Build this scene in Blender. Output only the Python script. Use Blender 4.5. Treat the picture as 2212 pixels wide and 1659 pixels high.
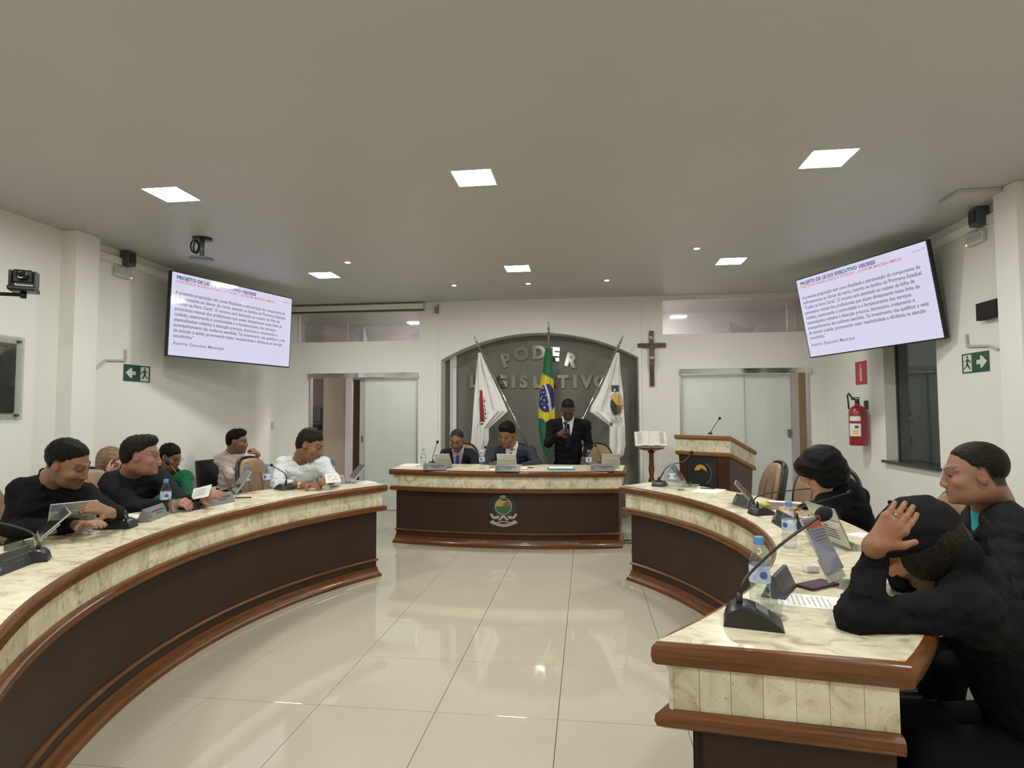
import bpy, bmesh, math, random
import numpy as np
from mathutils import Vector, Matrix

for _o in list(bpy.data.objects):
    bpy.data.objects.remove(_o)
SC = bpy.context.scene
COL = SC.collection
random.seed(7)

# ------------------------------------------------------------------ camera
FPX, CAMZ = 1270.0, 1.458
_pi, _ro, _ya = math.radians(2.9), math.radians(-0.19), math.radians(-7.24)
FW = np.array([math.sin(_ya)*math.cos(_pi), math.cos(_ya)*math.cos(_pi), math.sin(_pi)])
_r0 = np.array([math.cos(_ya), -math.sin(_ya), 0.0])
_u0 = np.cross(_r0, FW)
RT = _r0*math.cos(_ro)+_u0*math.sin(_ro)
UP = -_r0*math.sin(_ro)+_u0*math.cos(_ro)
CAM = np.array([0, 0, CAMZ])
cam_data = bpy.data.cameras.new('camera')
cam_data.sensor_width = 36.0
cam_data.lens = FPX/2212.0*36.0
cam_data.clip_start = 0.02
cam = bpy.data.objects.new('camera', cam_data)
COL.objects.link(cam)
M3 = Matrix((tuple(RT), tuple(UP), tuple(-FW))).transposed()
cam.matrix_world = Matrix.Translation(Vector(CAM)) @ M3.to_4x4()
SC.camera = cam

# ------------------------------------------------------------------ world, exposure
world = bpy.data.worlds.new('world')
SC.world = world
world.use_nodes = True
world.node_tree.nodes['Background'].inputs[0].default_value = (0.5, 0.5, 0.5, 1)
world.node_tree.nodes['Background'].inputs[1].default_value = 0.02
SC.view_settings.view_transform = 'Standard'
SC.view_settings.look = 'None'
SC.view_settings.exposure = 0.0
SC.view_settings.gamma = 1.0
SC.view_settings.use_curve_mapping = False
PANEL_POWER = 134.0
SPOT_POWER = 30.0
SCREEN_POWER = 0.88


def ray(x, y):
    return FW+RT*(x-1106)/FPX-UP*(y-829.5)/FPX


def bp(x, y, **k):
    """a photo pixel on a known plane (Z, Y, X) or at a known distance along the view axis (D)"""
    d = ray(x, y)
    if 'Z' in k: t = (k['Z']-CAMZ)/d[2]
    elif 'Y' in k: t = k['Y']/d[1]
    elif 'X' in k: t = k['X']/d[0]
    else: t = k['D']
    return Vector(CAM+t*d)


# ------------------------------------------------------------------ materials
MATS = {}


def mat(name, col, rough=0.5, metal=0.0, var=0.0, vscale=8.0, bump=0.0, bscale=60.0, spec=0.5, coat=0.0, sheen=0.0):
    if name in MATS: return MATS[name]
    m = bpy.data.materials.new(name); m.use_nodes = True
    nt = m.node_tree; b = nt.nodes['Principled BSDF']
    b.inputs['Base Color'].default_value = (*col, 1)
    b.inputs['Roughness'].default_value = rough
    b.inputs['Metallic'].default_value = metal
    b.inputs['Specular IOR Level'].default_value = spec
    b.inputs['Coat Weight'].default_value = coat
    b.inputs['Coat Roughness'].default_value = 0.05
    b.inputs['Sheen Weight'].default_value = sheen
    tc = nt.nodes.new('ShaderNodeTexCoord')
    if var > 0:
        n = nt.nodes.new('ShaderNodeTexNoise'); n.inputs['Scale'].default_value = vscale
        n.inputs['Detail'].default_value = 5
        nt.links.new(tc.outputs['Object'], n.inputs['Vector'])
        r = nt.nodes.new('ShaderNodeValToRGB')
        r.color_ramp.elements[0].position = 0.3; r.color_ramp.elements[1].position = 0.7
        r.color_ramp.elements[0].color = (*[c*(1-var) for c in col], 1)
        r.color_ramp.elements[1].color = (*[min(1, c*(1+var)) for c in col], 1)
        nt.links.new(n.outputs['Fac'], r.inputs['Fac'])
        nt.links.new(r.outputs['Color'], b.inputs['Base Color'])
    if bump > 0:
        n2 = nt.nodes.new('ShaderNodeTexNoise'); n2.inputs['Scale'].default_value = bscale
        n2.inputs['Detail'].default_value = 4
        nt.links.new(tc.outputs['Object'], n2.inputs['Vector'])
        bu = nt.nodes.new('ShaderNodeBump'); bu.inputs['Strength'].default_value = bump
        bu.inputs['Distance'].default_value = 0.01
        nt.links.new(n2.outputs['Fac'], bu.inputs['Height'])
        nt.links.new(bu.outputs['Normal'], b.inputs['Normal'])
    MATS[name] = m
    return m


def emis(name, col, power):
    if name in MATS: return MATS[name]
    m = bpy.data.materials.new(name); m.use_nodes = True
    nt = m.node_tree; nt.nodes.clear()
    o = nt.nodes.new('ShaderNodeOutputMaterial'); e = nt.nodes.new('ShaderNodeEmission')
    e.inputs[0].default_value = (*col, 1); e.inputs[1].default_value = power
    nt.links.new(e.outputs[0], o.inputs[0])
    MATS[name] = m
    return m


def screenmat(name, col, power):
    """lit display: emission under a glossy pane"""
    if name in MATS: return MATS[name]
    m = mat(name, (0.02, 0.02, 0.02), 0.08)
    b = m.node_tree.nodes['Principled BSDF']
    b.inputs['Emission Color'].default_value = (*col, 1)
    b.inputs['Emission Strength'].default_value = power
    return m


def marble(name, scale=1.0):
    if name in MATS: return MATS[name]
    m = mat(name, (0.6, 0.5, 0.33), 0.22, spec=0.5)
    nt = m.node_tree; b = nt.nodes['Principled BSDF']
    tc = nt.nodes.new('ShaderNodeTexCoord')
    geo = nt.nodes.new('ShaderNodeNewGeometry')
    mp = nt.nodes.new('ShaderNodeMapping'); mp.inputs['Scale'].default_value = (scale, scale*1.6, scale*1.0)
    nt.links.new(geo.outputs['Position'], mp.inputs['Vector'])
    oi = nt.nodes.new('ShaderNodeObjectInfo')
    n1 = nt.nodes.new('ShaderNodeTexNoise'); n1.inputs['Scale'].default_value = 9
    n1.inputs['Detail'].default_value = 8; n1.inputs['Distortion'].default_value = 1.4
    nt.links.new(mp.outputs[0], n1.inputs['Vector'])
    r1 = nt.nodes.new('ShaderNodeValToRGB')
    e = r1.color_ramp.elements
    e[0].position = 0.30; e[0].color = (0.47, 0.405, 0.265, 1)
    e[1].position = 0.62; e[1].color = (0.81, 0.755, 0.57, 1)
    k = r1.color_ramp.elements.new(0.46); k.color = (0.72, 0.655, 0.475, 1)
    nt.links.new(n1.outputs['Fac'], r1.inputs['Fac'])
    n2 = nt.nodes.new('ShaderNodeTexNoise'); n2.inputs['Scale'].default_value = 38
    n2.inputs['Detail'].default_value = 6; n2.inputs['Distortion'].default_value = 2.5
    nt.links.new(mp.outputs[0], n2.inputs['Vector'])
    r2 = nt.nodes.new('ShaderNodeValToRGB')
    r2.color_ramp.elements[0].position = 0.27; r2.color_ramp.elements[0].color = (0.42, 0.30, 0.17, 1)
    r2.color_ramp.elements[1].position = 0.40; r2.color_ramp.elements[1].color = (1, 1, 1, 1)
    nt.links.new(n2.outputs['Fac'], r2.inputs['Fac'])
    mx = nt.nodes.new('ShaderNodeMix'); mx.data_type = 'RGBA'; mx.blend_type = 'MULTIPLY'
    mx.inputs[0].default_value = 0.55
    nt.links.new(r1.outputs[0], mx.inputs[6]); nt.links.new(r2.outputs[0], mx.inputs[7])
    # each piece of stone a shade of its own
    hs = nt.nodes.new('ShaderNodeHueSaturation')
    mr = nt.nodes.new('ShaderNodeMapRange'); mr.inputs[3].default_value = 0.86; mr.inputs[4].default_value = 1.1
    nt.links.new(oi.outputs['Random'], mr.inputs[0]); nt.links.new(mr.outputs[0], hs.inputs['Value'])
    nt.links.new(mx.outputs[2], hs.inputs['Color'])
    nt.links.new(hs.outputs[0], b.inputs['Base Color'])
    return m


def wood(name, c1, c2, rough=0.28, scale=(1.5, 1.5, 30)):
    if name in MATS: return MATS[name]
    m = mat(name, c1, rough, coat=0.2, spec=.4)
    nt = m.node_tree; b = nt.nodes['Principled BSDF']
    tc = nt.nodes.new('ShaderNodeTexCoord')
    mp = nt.nodes.new('ShaderNodeMapping'); mp.inputs['Scale'].default_value = scale
    nt.links.new(tc.outputs['Object'], mp.inputs['Vector'])
    n = nt.nodes.new('ShaderNodeTexNoise'); n.inputs['Scale'].default_value = 3; n.inputs['Detail'].default_value = 6
    n.inputs['Distortion'].default_value = 0.6
    nt.links.new(mp.outputs[0], n.inputs['Vector'])
    r = nt.nodes.new('ShaderNodeValToRGB')
    r.color_ramp.elements[0].position = 0.3; r.color_ramp.elements[0].color = (*c1, 1)
    r.color_ramp.elements[1].position = 0.72; r.color_ramp.elements[1].color = (*c2, 1)
    nt.links.new(n.outputs['Fac'], r.inputs['Fac']); nt.links.new(r.outputs[0], b.inputs['Base Color'])
    return m


def glassmat(name, tint=(1, 1, 1), refl=0.10, frost=0.0):
    """thin pane: sees through, mirrors a little; frost adds a translucent scatter"""
    if name in MATS: return MATS[name]
    m = bpy.data.materials.new(name); m.use_nodes = True
    nt = m.node_tree; nt.nodes.clear()
    o = nt.nodes.new('ShaderNodeOutputMaterial')
    t = nt.nodes.new('ShaderNodeBsdfTransparent'); t.inputs[0].default_value = (*tint, 1)
    g = nt.nodes.new('ShaderNodeBsdfGlossy'); g.inputs['Roughness'].default_value = 0.03
    lw = nt.nodes.new('ShaderNodeLayerWeight'); lw.inputs[0].default_value = 0.35
    mr = nt.nodes.new('ShaderNodeMapRange')
    mr.inputs[3].default_value = refl; mr.inputs[4].default_value = 0.9
    pw = nt.nodes.new('ShaderNodeMath'); pw.operation = 'POWER'; pw.inputs[1].default_value = 2.5
    nt.links.new(lw.outputs['Facing'], pw.inputs[0]); nt.links.new(pw.outputs[0], mr.inputs[0])
    mx = nt.nodes.new('ShaderNodeMixShader')
    base = t
    if frost > 0:
        tl = nt.nodes.new('ShaderNodeBsdfTranslucent'); tl.inputs[0].default_value = (*tint, 1)
        df = nt.nodes.new('ShaderNodeBsdfDiffuse'); df.inputs[0].default_value = (*tint, 1)
        m1 = nt.nodes.new('ShaderNodeMixShader'); m1.inputs[0].default_value = 0.5
        nt.links.new(tl.outputs[0], m1.inputs[1]); nt.links.new(df.outputs[0], m1.inputs[2])
        m2 = nt.nodes.new('ShaderNodeMixShader'); m2.inputs[0].default_value = frost
        nt.links.new(t.outputs[0], m2.inputs[1]); nt.links.new(m1.outputs[0], m2.inputs[2])
        base = m2
    nt.links.new(mr.outputs[0], mx.inputs[0])
    nt.links.new(base.outputs[0], mx.inputs[1]); nt.links.new(g.outputs[0], mx.inputs[2])
    nt.links.new(mx.outputs[0], o.inputs[0])
    MATS[name] = m
    return m


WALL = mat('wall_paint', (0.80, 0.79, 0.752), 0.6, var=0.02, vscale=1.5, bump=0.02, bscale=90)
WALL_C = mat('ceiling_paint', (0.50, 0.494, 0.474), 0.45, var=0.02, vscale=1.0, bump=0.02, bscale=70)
NICHE = mat('niche_paint', (0.165, 0.165, 0.135), 0.6, var=0.04, vscale=2)
TILE = mat('porcelain_tile', (0.475, 0.437, 0.345), 0.045, var=0.015, vscale=3, spec=0.5)
GROUT = mat('grout', (0.16, 0.135, 0.10), 0.8)
WOOD = wood('red_wood', (0.085, 0.027, 0.0065), (0.18, 0.064, 0.015))
WOODL = wood('honey_wood', (0.17, 0.075, 0.025), (0.30, 0.14, 0.05))
PANEL = mat('dark_laminate', (0.036, 0.018, 0.012), 0.45, var=0.12, vscale=3, bump=0.03, bscale=300, spec=0.3)
MARBLE = marble('cream_marble')
CHROME = mat('chrome', (0.75, 0.75, 0.74), 0.12, 1.0)
ALU = mat('brushed_aluminium', (0.55, 0.56, 0.56), 0.3, 1.0)
BLACKP = mat('black_plastic', (0.012, 0.012, 0.013), 0.35)
GREYP = mat('grey_plastic', (0.13, 0.14, 0.14), 0.4)
DGREYP = mat('dark_grey_plastic', (0.045, 0.047, 0.05), 0.4)
WHITEP = mat('white_plastic', (0.72, 0.71, 0.68), 0.4)
PAPER = mat('paper', (0.80, 0.80, 0.79), 0.7)
INK = mat('ink', (0.04, 0.04, 0.05), 0.7)
GLASS = glassmat('clear_glass', (0.93, 0.95, 0.95), 0.05)
ACRYL = glassmat('clear_acrylic', (0.86, 0.88, 0.87), 0.07)
ACRYLG = glassmat('milky_acrylic', (0.75, 0.76, 0.70), 0.06, 0.75)
PET = glassmat('bottle_plastic', (0.90, 0.93, 0.95), 0.08)
FROST = glassmat('frosted_glass', (0.83, 0.87, 0.84), 0.07, 0.82)
TRANSOM = glassmat('transom_glass', (0.88, 0.88, 0.88), 0.22, .14)
LEATHER = mat('tan_leather', (0.26, 0.165, 0.095), 0.45, var=0.15, vscale=14, bump=0.12, bscale=40)
SHELLG = mat('grey_chair_shell', (0.035, 0.042, 0.042), 0.5)

# ------------------------------------------------------------------ mesh helpers


class MB:
    def __init__(s):
        s.v = []; s.f = []; s.m = []; s.mi = 0

    def add(s, vs, fs):
        o = len(s.v); s.v += [tuple(v) for v in vs]
        for f in fs:
            s.f.append(tuple(i+o for i in f)); s.m.append(s.mi)
        return s

    def box(s, c, size, rz=0.0, rot=None):
        x, y, z = [k/2 for k in size]
        vs = [Vector((a*x, b*y, d*z)) for a in (-1, 1) for b in (-1, 1) for d in (-1, 1)]
        R = rot if rot is not None else Matrix.Rotation(rz, 3, 'Z')
        vs = [R @ v+Vector(c) for v in vs]
        return s.add(vs, [(0, 1, 3, 2), (4, 6, 7, 5), (0, 4, 5, 1), (2, 3, 7, 6), (0, 2, 6, 4), (1, 5, 7, 3)])

    def quad(s, a, b, c, d):
        return s.add([a, b, c, d], [(0, 1, 2, 3)])

    def prism(s, poly, h, frame=None):
        """poly in local xy, extruded from z=0 to h, through a 4x4 frame"""
        n = len(poly); F = frame or Matrix.Identity(4)
        vs = [F @ Vector((p[0], p[1], 0)) for p in poly]+[F @ Vector((p[0], p[1], h)) for p in poly]
        fs = [tuple(range(n))[::-1], tuple(range(n, 2*n))]
        fs += [(i, (i+1) % n, (i+1) % n+n, i+n) for i in range(n)]
        return s.add(vs, fs)

    def lathe(s, prof, n=20, c=(0, 0, 0), frame=None):
        F = frame or Matrix.Translation(Vector(c))
        vs = []; fs = []
        for r, z in prof:
            for k in range(n):
                a = 2*math.pi*k/n; vs.append(F @ Vector((r*math.cos(a), r*math.sin(a), z)))
        for j in range(len(prof)-1):
            for k in range(n):
                k2 = (k+1) % n
                fs.append((j*n+k, j*n+k2, (j+1)*n+k2, (j+1)*n+k))
        if prof[0][0] > 1e-5: fs.append(tuple(range(n))[::-1])
        if prof[-1][0] > 1e-5: fs.append(tuple(range((len(prof)-1)*n, len(prof)*n)))
        return s.add(vs, fs)

    def tube(s, path, r, n=8, cap=True):
        P = [Vector(p) for p in path]; rs = r if isinstance(r, (list, tuple)) else [r]*len(P)
        vs = []; fs = []; up = None
        for i, p in enumerate(P):
            t = (P[min(i+1, len(P)-1)]-P[max(i-1, 0)]).normalized()
            if up is None:
                up = Vector((0, 0, 1)) if abs(t.z) < 0.9 else Vector((1, 0, 0))
            up = (up-t*up.dot(t)).normalized(); sd = t.cross(up)
            for k in range(n):
                a = 2*math.pi*k/n; vs.append(p+(up*math.cos(a)+sd*math.sin(a))*rs[i])
        for i in range(len(P)-1):
            for k in range(n):
                k2 = (k+1) % n; fs.append((i*n+k, i*n+k2, (i+1)*n+k2, (i+1)*n+k))
        if cap: fs += [tuple(range(n))[::-1], tuple(range((len(P)-1)*n, len(P)*n))]
        return s.add(vs, fs)

    def sphere(s, c, r, n=12, m=8, sc=(1, 1, 1)):
        prof = [(max(1e-6, r*math.sin(math.pi*j/m)), -r*math.cos(math.pi*j/m)) for j in range(m+1)]
        F = Matrix.Translation(Vector(c)) @ Matrix.Diagonal((*sc, 1))
        return s.lathe([(p if p[0] > 1e-5 else (0.0, p[1])) for p in prof], n, frame=F)

    def sweep(s, path, prof, closed=False):
        """prof = [(outward offset, z)] swept along a plan path; outward = right of the walking direction"""
        n = len(path); P = [Vector((p[0], p[1])) for p in path]; vs = []; fs = []
        for i in range(n):
            a = P[i-1] if (i > 0 or closed) else None
            b = P[(i+1) % n] if (i < n-1 or closed) else None
            t1 = (P[i]-a).normalized() if a is not None else None
            t2 = (b-P[i]).normalized() if b is not None else None
            t1 = t1 if t1 is not None else t2; t2 = t2 if t2 is not None else t1
            n1 = Vector((t1.y, -t1.x)); n2 = Vector((t2.y, -t2.x)); nn = (n1+n2)
            nn = nn/max(0.22, nn.dot(n1)); no = nn.normalized()*min(nn.length, 1.3)
            for o, z in prof:
                q = no if o > 0 else nn
                vs.append((P[i].x+q.x*o, P[i].y+q.y*o, z))
        k = len(prof)
        for i in range(n if closed else n-1):
            j = (i+1) % n
            for q in range(k-1):
                fs.append((i*k+q, j*k+q, j*k+q+1, i*k+q+1))
            fs.append((i*k+k-1, j*k+k-1, j*k, i*k))
        if not closed:
            fs += [tuple(range(k)), tuple(range((n-1)*k, n*k))[::-1]]
        return s.add(vs, fs)

    def mesh(s, name):
        me = bpy.data.meshes.new(name); me.from_pydata(s.v, [], s.f)
        if any(s.m): me.polygons.foreach_set('material_index', s.m)
        bm = bmesh.new(); bm.from_mesh(me)
        bmesh.ops.recalc_face_normals(bm, faces=bm.faces)
        bm.to_mesh(me); bm.free()
        return me

    def build(s, name, m, parent=None, smooth=False, bevel=0.0, seg=2):
        me = s.mesh(name)
        return link(name, me, m, parent, smooth, bevel, seg)


def link(name, me, m, parent=None, smooth=False, bevel=0.0, seg=2):
    for k in (m if isinstance(m, (list, tuple)) else [m]):
        if k is not None and k.name not in [q.name for q in me.materials if q]: me.materials.append(k)
    o = bpy.data.objects.new(name, me); COL.objects.link(o)
    if parent is not None: o.parent = parent
    if smooth:
        for p in me.polygons: p.use_smooth = True
        if smooth == 'auto':
            try: me.set_sharp_from_angle(angle=math.radians(38))
            except Exception: pass
    if bevel > 0:
        b = o.modifiers.new('bevel', 'BEVEL'); b.width = bevel; b.segments = seg
        b.limit_method = 'ANGLE'; b.angle_limit = math.radians(40)
    return o


def thing(name, label, cat, loc=(0, 0, 0), rz=0.0, group=None):
    o = bpy.data.objects.new(name, None); COL.objects.link(o)
    o.empty_display_size = 0.1
    o.location = loc; o.rotation_euler = (0, 0, rz)
    return tag(o, label, cat, group)


def tag(o, label, cat, group=None):
    o['label'] = label; o['category'] = cat
    if group: o['group'] = group
    return o


def struct(o, label=None):
    o['kind'] = 'structure'
    if label: o['label'] = label
    return o


def dup(root, loc, rz=0.0, label=None, group=None):
    r = root.copy(); COL.objects.link(r); r.location = loc; r.rotation_euler = (0, 0, rz)
    if label: r['label'] = label
    if group: r['group'] = group
    for ch in list(root.children):
        c = ch.copy(); COL.objects.link(c); c.parent = r
        for g in ch.children:
            d = g.copy(); COL.objects.link(d); d.parent = c
    return r


def text_mesh(s, size, bold=0.0, ext=0.0, align='LEFT', width=None):
    cu = bpy.data.curves.new('txt', 'FONT'); cu.body = s; cu.size = size
    cu.extrude = ext; cu.offset = bold; cu.align_x = align; cu.resolution_u = 3
    o = bpy.data.objects.new('txt', cu); COL.objects.link(o)
    bpy.context.view_layer.update()
    me = bpy.data.meshes.new_from_object(o.evaluated_get(bpy.context.evaluated_depsgraph_get()))
    bpy.data.objects.remove(o); bpy.data.curves.remove(cu)
    if width and me.vertices:
        xs = [v.co.x for v in me.vertices]; k = width/(max(xs)-min(xs))
        for v in me.vertices: v.co.x *= k
    return me


def merge_meshes(items, name):
    """items = [(mesh, 4x4)] -> one mesh"""
    mb = MB()
    for me, F in items:
        mb.add([F @ v.co for v in me.vertices], [tuple(p.vertices) for p in me.polygons])
    m = bpy.data.meshes.new(name); m.from_pydata(mb.v, [], mb.f)
    return m


def frame(o, x, y, z=None):
    x = Vector(x).normalized(); y = Vector(y); y = (y-x*y.dot(x)).normalized(); z = x.cross(y)
    m = Matrix((x, y, z)).transposed().to_4x4(); m.translation = Vector(o)
    return m


# ================================================================== ROOM
X0, X1, YB, H = -4.78, 3.31, 8.67, 3.16
YR = -3.6                       # wall behind the photographer
YC = 10.9                       # far wall of the corridor beyond the doors

mb = MB(); mb.box((-0.735, (YR+YC)/2, -0.06), (8.6, YC-YR+0.4, 0.1))
floor = struct(mb.build('floor', GROUT), 'polished cream porcelain tile floor')
TS = 0.6; TX, TY = -1.952, 2.886
mb = MB(); g = 0.0013; t = TS/2-g
mb.add([(-t, -t, -0.008), (t, -t, -0.008), (t, t, -0.008), (-t, t, -0.008), (-t, -t, -0.0012), (t, -t, -0.0012), (t, t, -0.0012), (-t, t, -0.0012),
        (-t+.0012, -t+.0012, 0), (t-.0012, -t+.0012, 0), (t-.0012, t-.0012, 0), (-t+.0012, t-.0012, 0)],
       [(0, 1, 5, 4), (1, 2, 6, 5), (2, 3, 7, 6), (3, 0, 4, 7), (4, 5, 9, 8), (5, 6, 10, 9), (6, 7, 11, 10), (7, 4, 8, 11), (8, 9, 10, 11)])
tile_me = mb.mesh('tile')
tile_me.materials.append(TILE)
far_tiles = MB()
for j in range(-11, 14):
    for i in range(-6, 10):
        cx, cy = TX+(i+.5)*TS, TY+(j+.5)*TS
        if -4.9 < cx < 3.45 and YR-.2 < cy < YC:
            if cy > 1.0 and cy < YB+.3:
                o = bpy.data.objects.new('tile', tile_me); COL.objects.link(o); o.parent = floor
                o.location = (cx, cy, random.uniform(-0.0002, 0.0002))
            else:
                far_tiles.add([Vector(v.co)+Vector((cx, cy, 0)) for v in tile_me.vertices], [tuple(p.vertices) for p in tile_me.polygons])
o = far_tiles.build('tile_field', TILE, floor); o['kind'] = 'stuff'


def holed_wall(name, org, u, w, umax, zmax, holes, thick, m, label):
    """a wall in the plane org + a*u + z, thickness along w, with rectangular openings (a0,a1,z0,z1)"""
    us = sorted({0, umax, *[h[0] for h in holes], *[h[1] for h in holes]})
    zs = sorted({0, zmax, *[h[2] for h in holes], *[h[3] for h in holes]})
    O = Vector(org); u = Vector(u); w = Vector(w)*thick; Z = Vector((0, 0, 1)); mb = MB()
    def inh(a, z): return any(h[0] < a < h[1] and h[2] < z < h[3] for h in holes)
    for i in range(len(us)-1):
        for j in range(len(zs)-1):
            a0, a1, z0, z1 = us[i], us[i+1], zs[j], zs[j+1]
            if inh((a0+a1)/2, (z0+z1)/2): continue
            p = [O+u*a0+Z*z0, O+u*a1+Z*z0, O+u*a1+Z*z1, O+u*a0+Z*z1]
            mb.quad(*p); mb.quad(*[q+w for q in p][::-1])
    for (a0, a1, z0, z1) in holes:
        c = [O+u*a0+Z*z0, O+u*a1+Z*z0, O+u*a1+Z*z1, O+u*a0+Z*z1]
        for k in range(4):
            p, q = c[k], c[(k+1) % 4]
            if k == 0 and z0 <= 0.001: continue
            mb.quad(p, q, q+w, p+w)
    me = bpy.data.meshes.new(name); me.from_pydata(mb.v, [], mb.f)
    return struct(link(name, me, m), label)


# side walls
holed_wall('wall_left', (X0, YR, 0), (0, 1, 0), (-1, 0, 0), YB-YR+.15, H, [], 0.15, WALL, 'white painted wall along the left side')
WIN_Y0, WIN_Y1, WIN_Z0, WIN_Z1 = 6.05, 7.06, 0.93, 2.22
holed_wall('wall_right', (X1, YR, 0), (0, 1, 0), (1, 0, 0), YB-YR+.15, H,
           [(WIN_Y0-YR, WIN_Y1-YR, WIN_Z0, WIN_Z1)], 0.16, WALL, 'white painted wall along the right side with a booth window')
holed_wall('wall_rear', (X0, YR, 0), (1, 0, 0), (0, -1, 0), X1-X0, H, [], 0.15, WALL, 'white wall behind the photographer')
# back wall, left and right of the niche
CXL, CXR = -2.215, 0.79
DL = (-4.29, -2.54); DR = (1.32, 3.10)
holed_wall('wall_back', (X0, YB, 0), (1, 0, 0), (0, 1, 0), CXL-X0, H,
           [(DL[0]-X0, DL[1]-X0, 0, 2.09), (-4.50-X0, -2.53-X0, 2.58, 3.03)], 0.14, WALL, 'white back wall left of the arched niche')
holed_wall('wall_back', (CXR, YB, 0), (1, 0, 0), (0, 1, 0), X1-CXR, H,
           [(DR[0]-CXR, DR[1]-CXR, 0, 2.09), (1.10-CXR, 3.15-CXR, 2.60, 3.10)], 0.14, WALL, 'white back wall right of the arched niche')
# centre wall with the arched niche
mb = MB(); ax0, ax1, zs_, rise = -2.18, 0.75, 2.27, 0.385
hc = (ax1-ax0)/2; AR = (hc*hc+rise*rise)/(2*rise); acx = (ax0+ax1)/2; acz = zs_+rise-AR
YF = YB-0.02; ND = 0.27
N = 40; arc = []
for k in range(N+1):
    x = ax0+(ax1-ax0)*k/N; arc.append((x, acz+math.sqrt(max(0, AR*AR-(x-acx)**2))))
for k in range(N):
    (xa, za), (xb, zb) = arc[k], arc[k+1]
    mb.quad((xa, YF, za), (xb, YF, zb), (xb, YF, H), (xa, YF, H))
    mb.quad((xa, YF, za), (xb, YF, zb), (xb, YB+ND, zb), (xa, YB+ND, za))
for (xa, xb) in ((CXL, ax0), (ax1, CXR)):
    mb.quad((xa, YF, 0), (xb, YF, 0), (xb, YF, H), (xa, YF, H))
for x in (ax0, ax1): mb.quad((x, YF, 0), (x, YB+ND, 0), (x, YB+ND, zs_), (x, YF, zs_))
for x in (CXL, CXR): mb.quad((x, YF, 0), (x, YB+.1, 0), (x, YB+.1, H), (x, YF, H))
me = bpy.data.meshes.new('wall_niche_front'); me.from_pydata(mb.v, [], mb.f)
struct(link('wall_centre', me, WALL), 'white wall section with a wide arched opening')
mb = MB(); mb.quad((CXL, YB+ND, 0), (CXR, YB+ND, 0), (CXR, YB+ND, H), (CXL, YB+ND, H))
struct(mb.build('wall_niche', NICHE), 'grey painted back of the arched niche')

# pillars
mb = MB(); mb.box((-4.73, 4.90, H/2), (0.22, 0.26, H-.002)); struct(mb.build('trim_1', WALL, bevel=.004), 'white square pillar on the left wall')
mb = MB(); mb.box((3.26, 4.80, H/2), (0.24, 0.24, H-.002)); struct(mb.build('trim_2', WALL, bevel=.004), 'white square pillar on the right wall')

# ceiling with cut-outs for the square panels
LX = [-3.17, -0.79, 1.62]; LY = [-1.35, 1.38, 4.10, 6.78]; LS = 0.285
holes = [(x-LS/2-X0+.4, x+LS/2-X0+.4, y-LS/2-YR+.4, y+LS/2-YR+.4) for x in LX for y in LY]
us = sorted({0, 8.9, *[h[0] for h in holes], *[h[1] for h in holes]})
vs_ = sorted({0, YC-YR+.8, *[h[2] for h in holes], *[h[3] for h in holes]})
mb = MB()
for i in range(len(us)-1):
    for j in range(len(vs_)-1):
        a, b = (us[i]+us[i+1])/2, (vs_[j]+vs_[j+1])/2
        if any(h[0] < a < h[1] and h[2] < b < h[3] for h in holes): continue
        p = [(us[i], vs_[j]), (us[i+1], vs_[j]), (us[i+1], vs_[j+1]), (us[i], vs_[j+1])]
        mb.quad(*[(q[0]+X0-.4, q[1]+YR-.4, H) for q in p])
me = bpy.data.meshes.new('ceiling'); me.from_pydata(mb.v, [], mb.f)
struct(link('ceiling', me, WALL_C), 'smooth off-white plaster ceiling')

PANELE = emis('panel_light', (0.995, 0.985, 0.925), PANEL_POWER)
FRAMEW = mat('lamp_frame', (0.75, 0.74, 0.70), 0.5)
names = {(-3.17, 4.10): 'nearer left', (-0.79, 4.10): 'nearer middle', (1.62, 4.10): 'nearer right',
         (-3.17, 6.78): 'farther left', (-0.79, 6.78): 'farther middle', (1.62, 6.78): 'farther right'}


def ceiling_panel(x, y, label):
    t = thing('ceiling_panel_light', label, 'ceiling light', (x, y, H), 0, 'square ceiling panels')
    k = LS/2; mb = MB(); mb.quad((-k+.006, -k+.006, .008), (k-.006, -k+.006, .008), (k-.006, k-.006, .008), (-k+.006, k-.006, .008))
    mb.build('diffuser', PANELE, t)
    mb = MB(); mb.sweep([(-k, -k), (-k, k), (k, k), (k, -k)], [(0.004, .03), (0.004, -.002), (-.008, -.002), (-.008, .012)], closed=True)
    mb.build('frame', FRAMEW, t)
    return t


for (x, y), n in names.items():
    ceiling_panel(x, y, f'bright square recessed ceiling panel, {n} one of the six in view')
for x in LX:
    for y in LY[:2]:
        ceiling_panel(x, y, 'square ceiling panel outside the picture, %s one of the %s row' % ({-3.17: 'left', -0.79: 'middle', 1.62: 'right'}[x], 'rear' if y < 0 else 'overhead'))
SPOTE = emis('spot_light', (1.0, 0.94, 0.82), SPOT_POWER)
spots = [((751, 566), 'small round ceiling spotlight beside the farther left square panel'),
         ((981, 616), 'leftmost small ceiling spotlight of the row in front of the niche'),
         ((1141, 612), 'middle small ceiling spotlight of the row in front of the niche'),
         ((1311, 605), 'rightmost small ceiling spotlight of the row in front of the niche'),
         ((1505, 536), 'small round ceiling spotlight near the farther right square panel')]
for (px, lab) in spots:
    p = bp(*px, Z=H)
    t = thing('ceiling_spotlight', lab, 'ceiling light', p, 0, 'round ceiling spotlights')
    mb = MB(); mb.lathe([(0.0, -.008), (.026, -.008), (.030, -.004)], 20); mb.build('bulb', SPOTE, t, True)
    mb = MB(); mb.lathe([(.030, -.006), (.046, -.005), (.048, 0)], 24); mb.build('bezel', FRAMEW, t, True)

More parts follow.
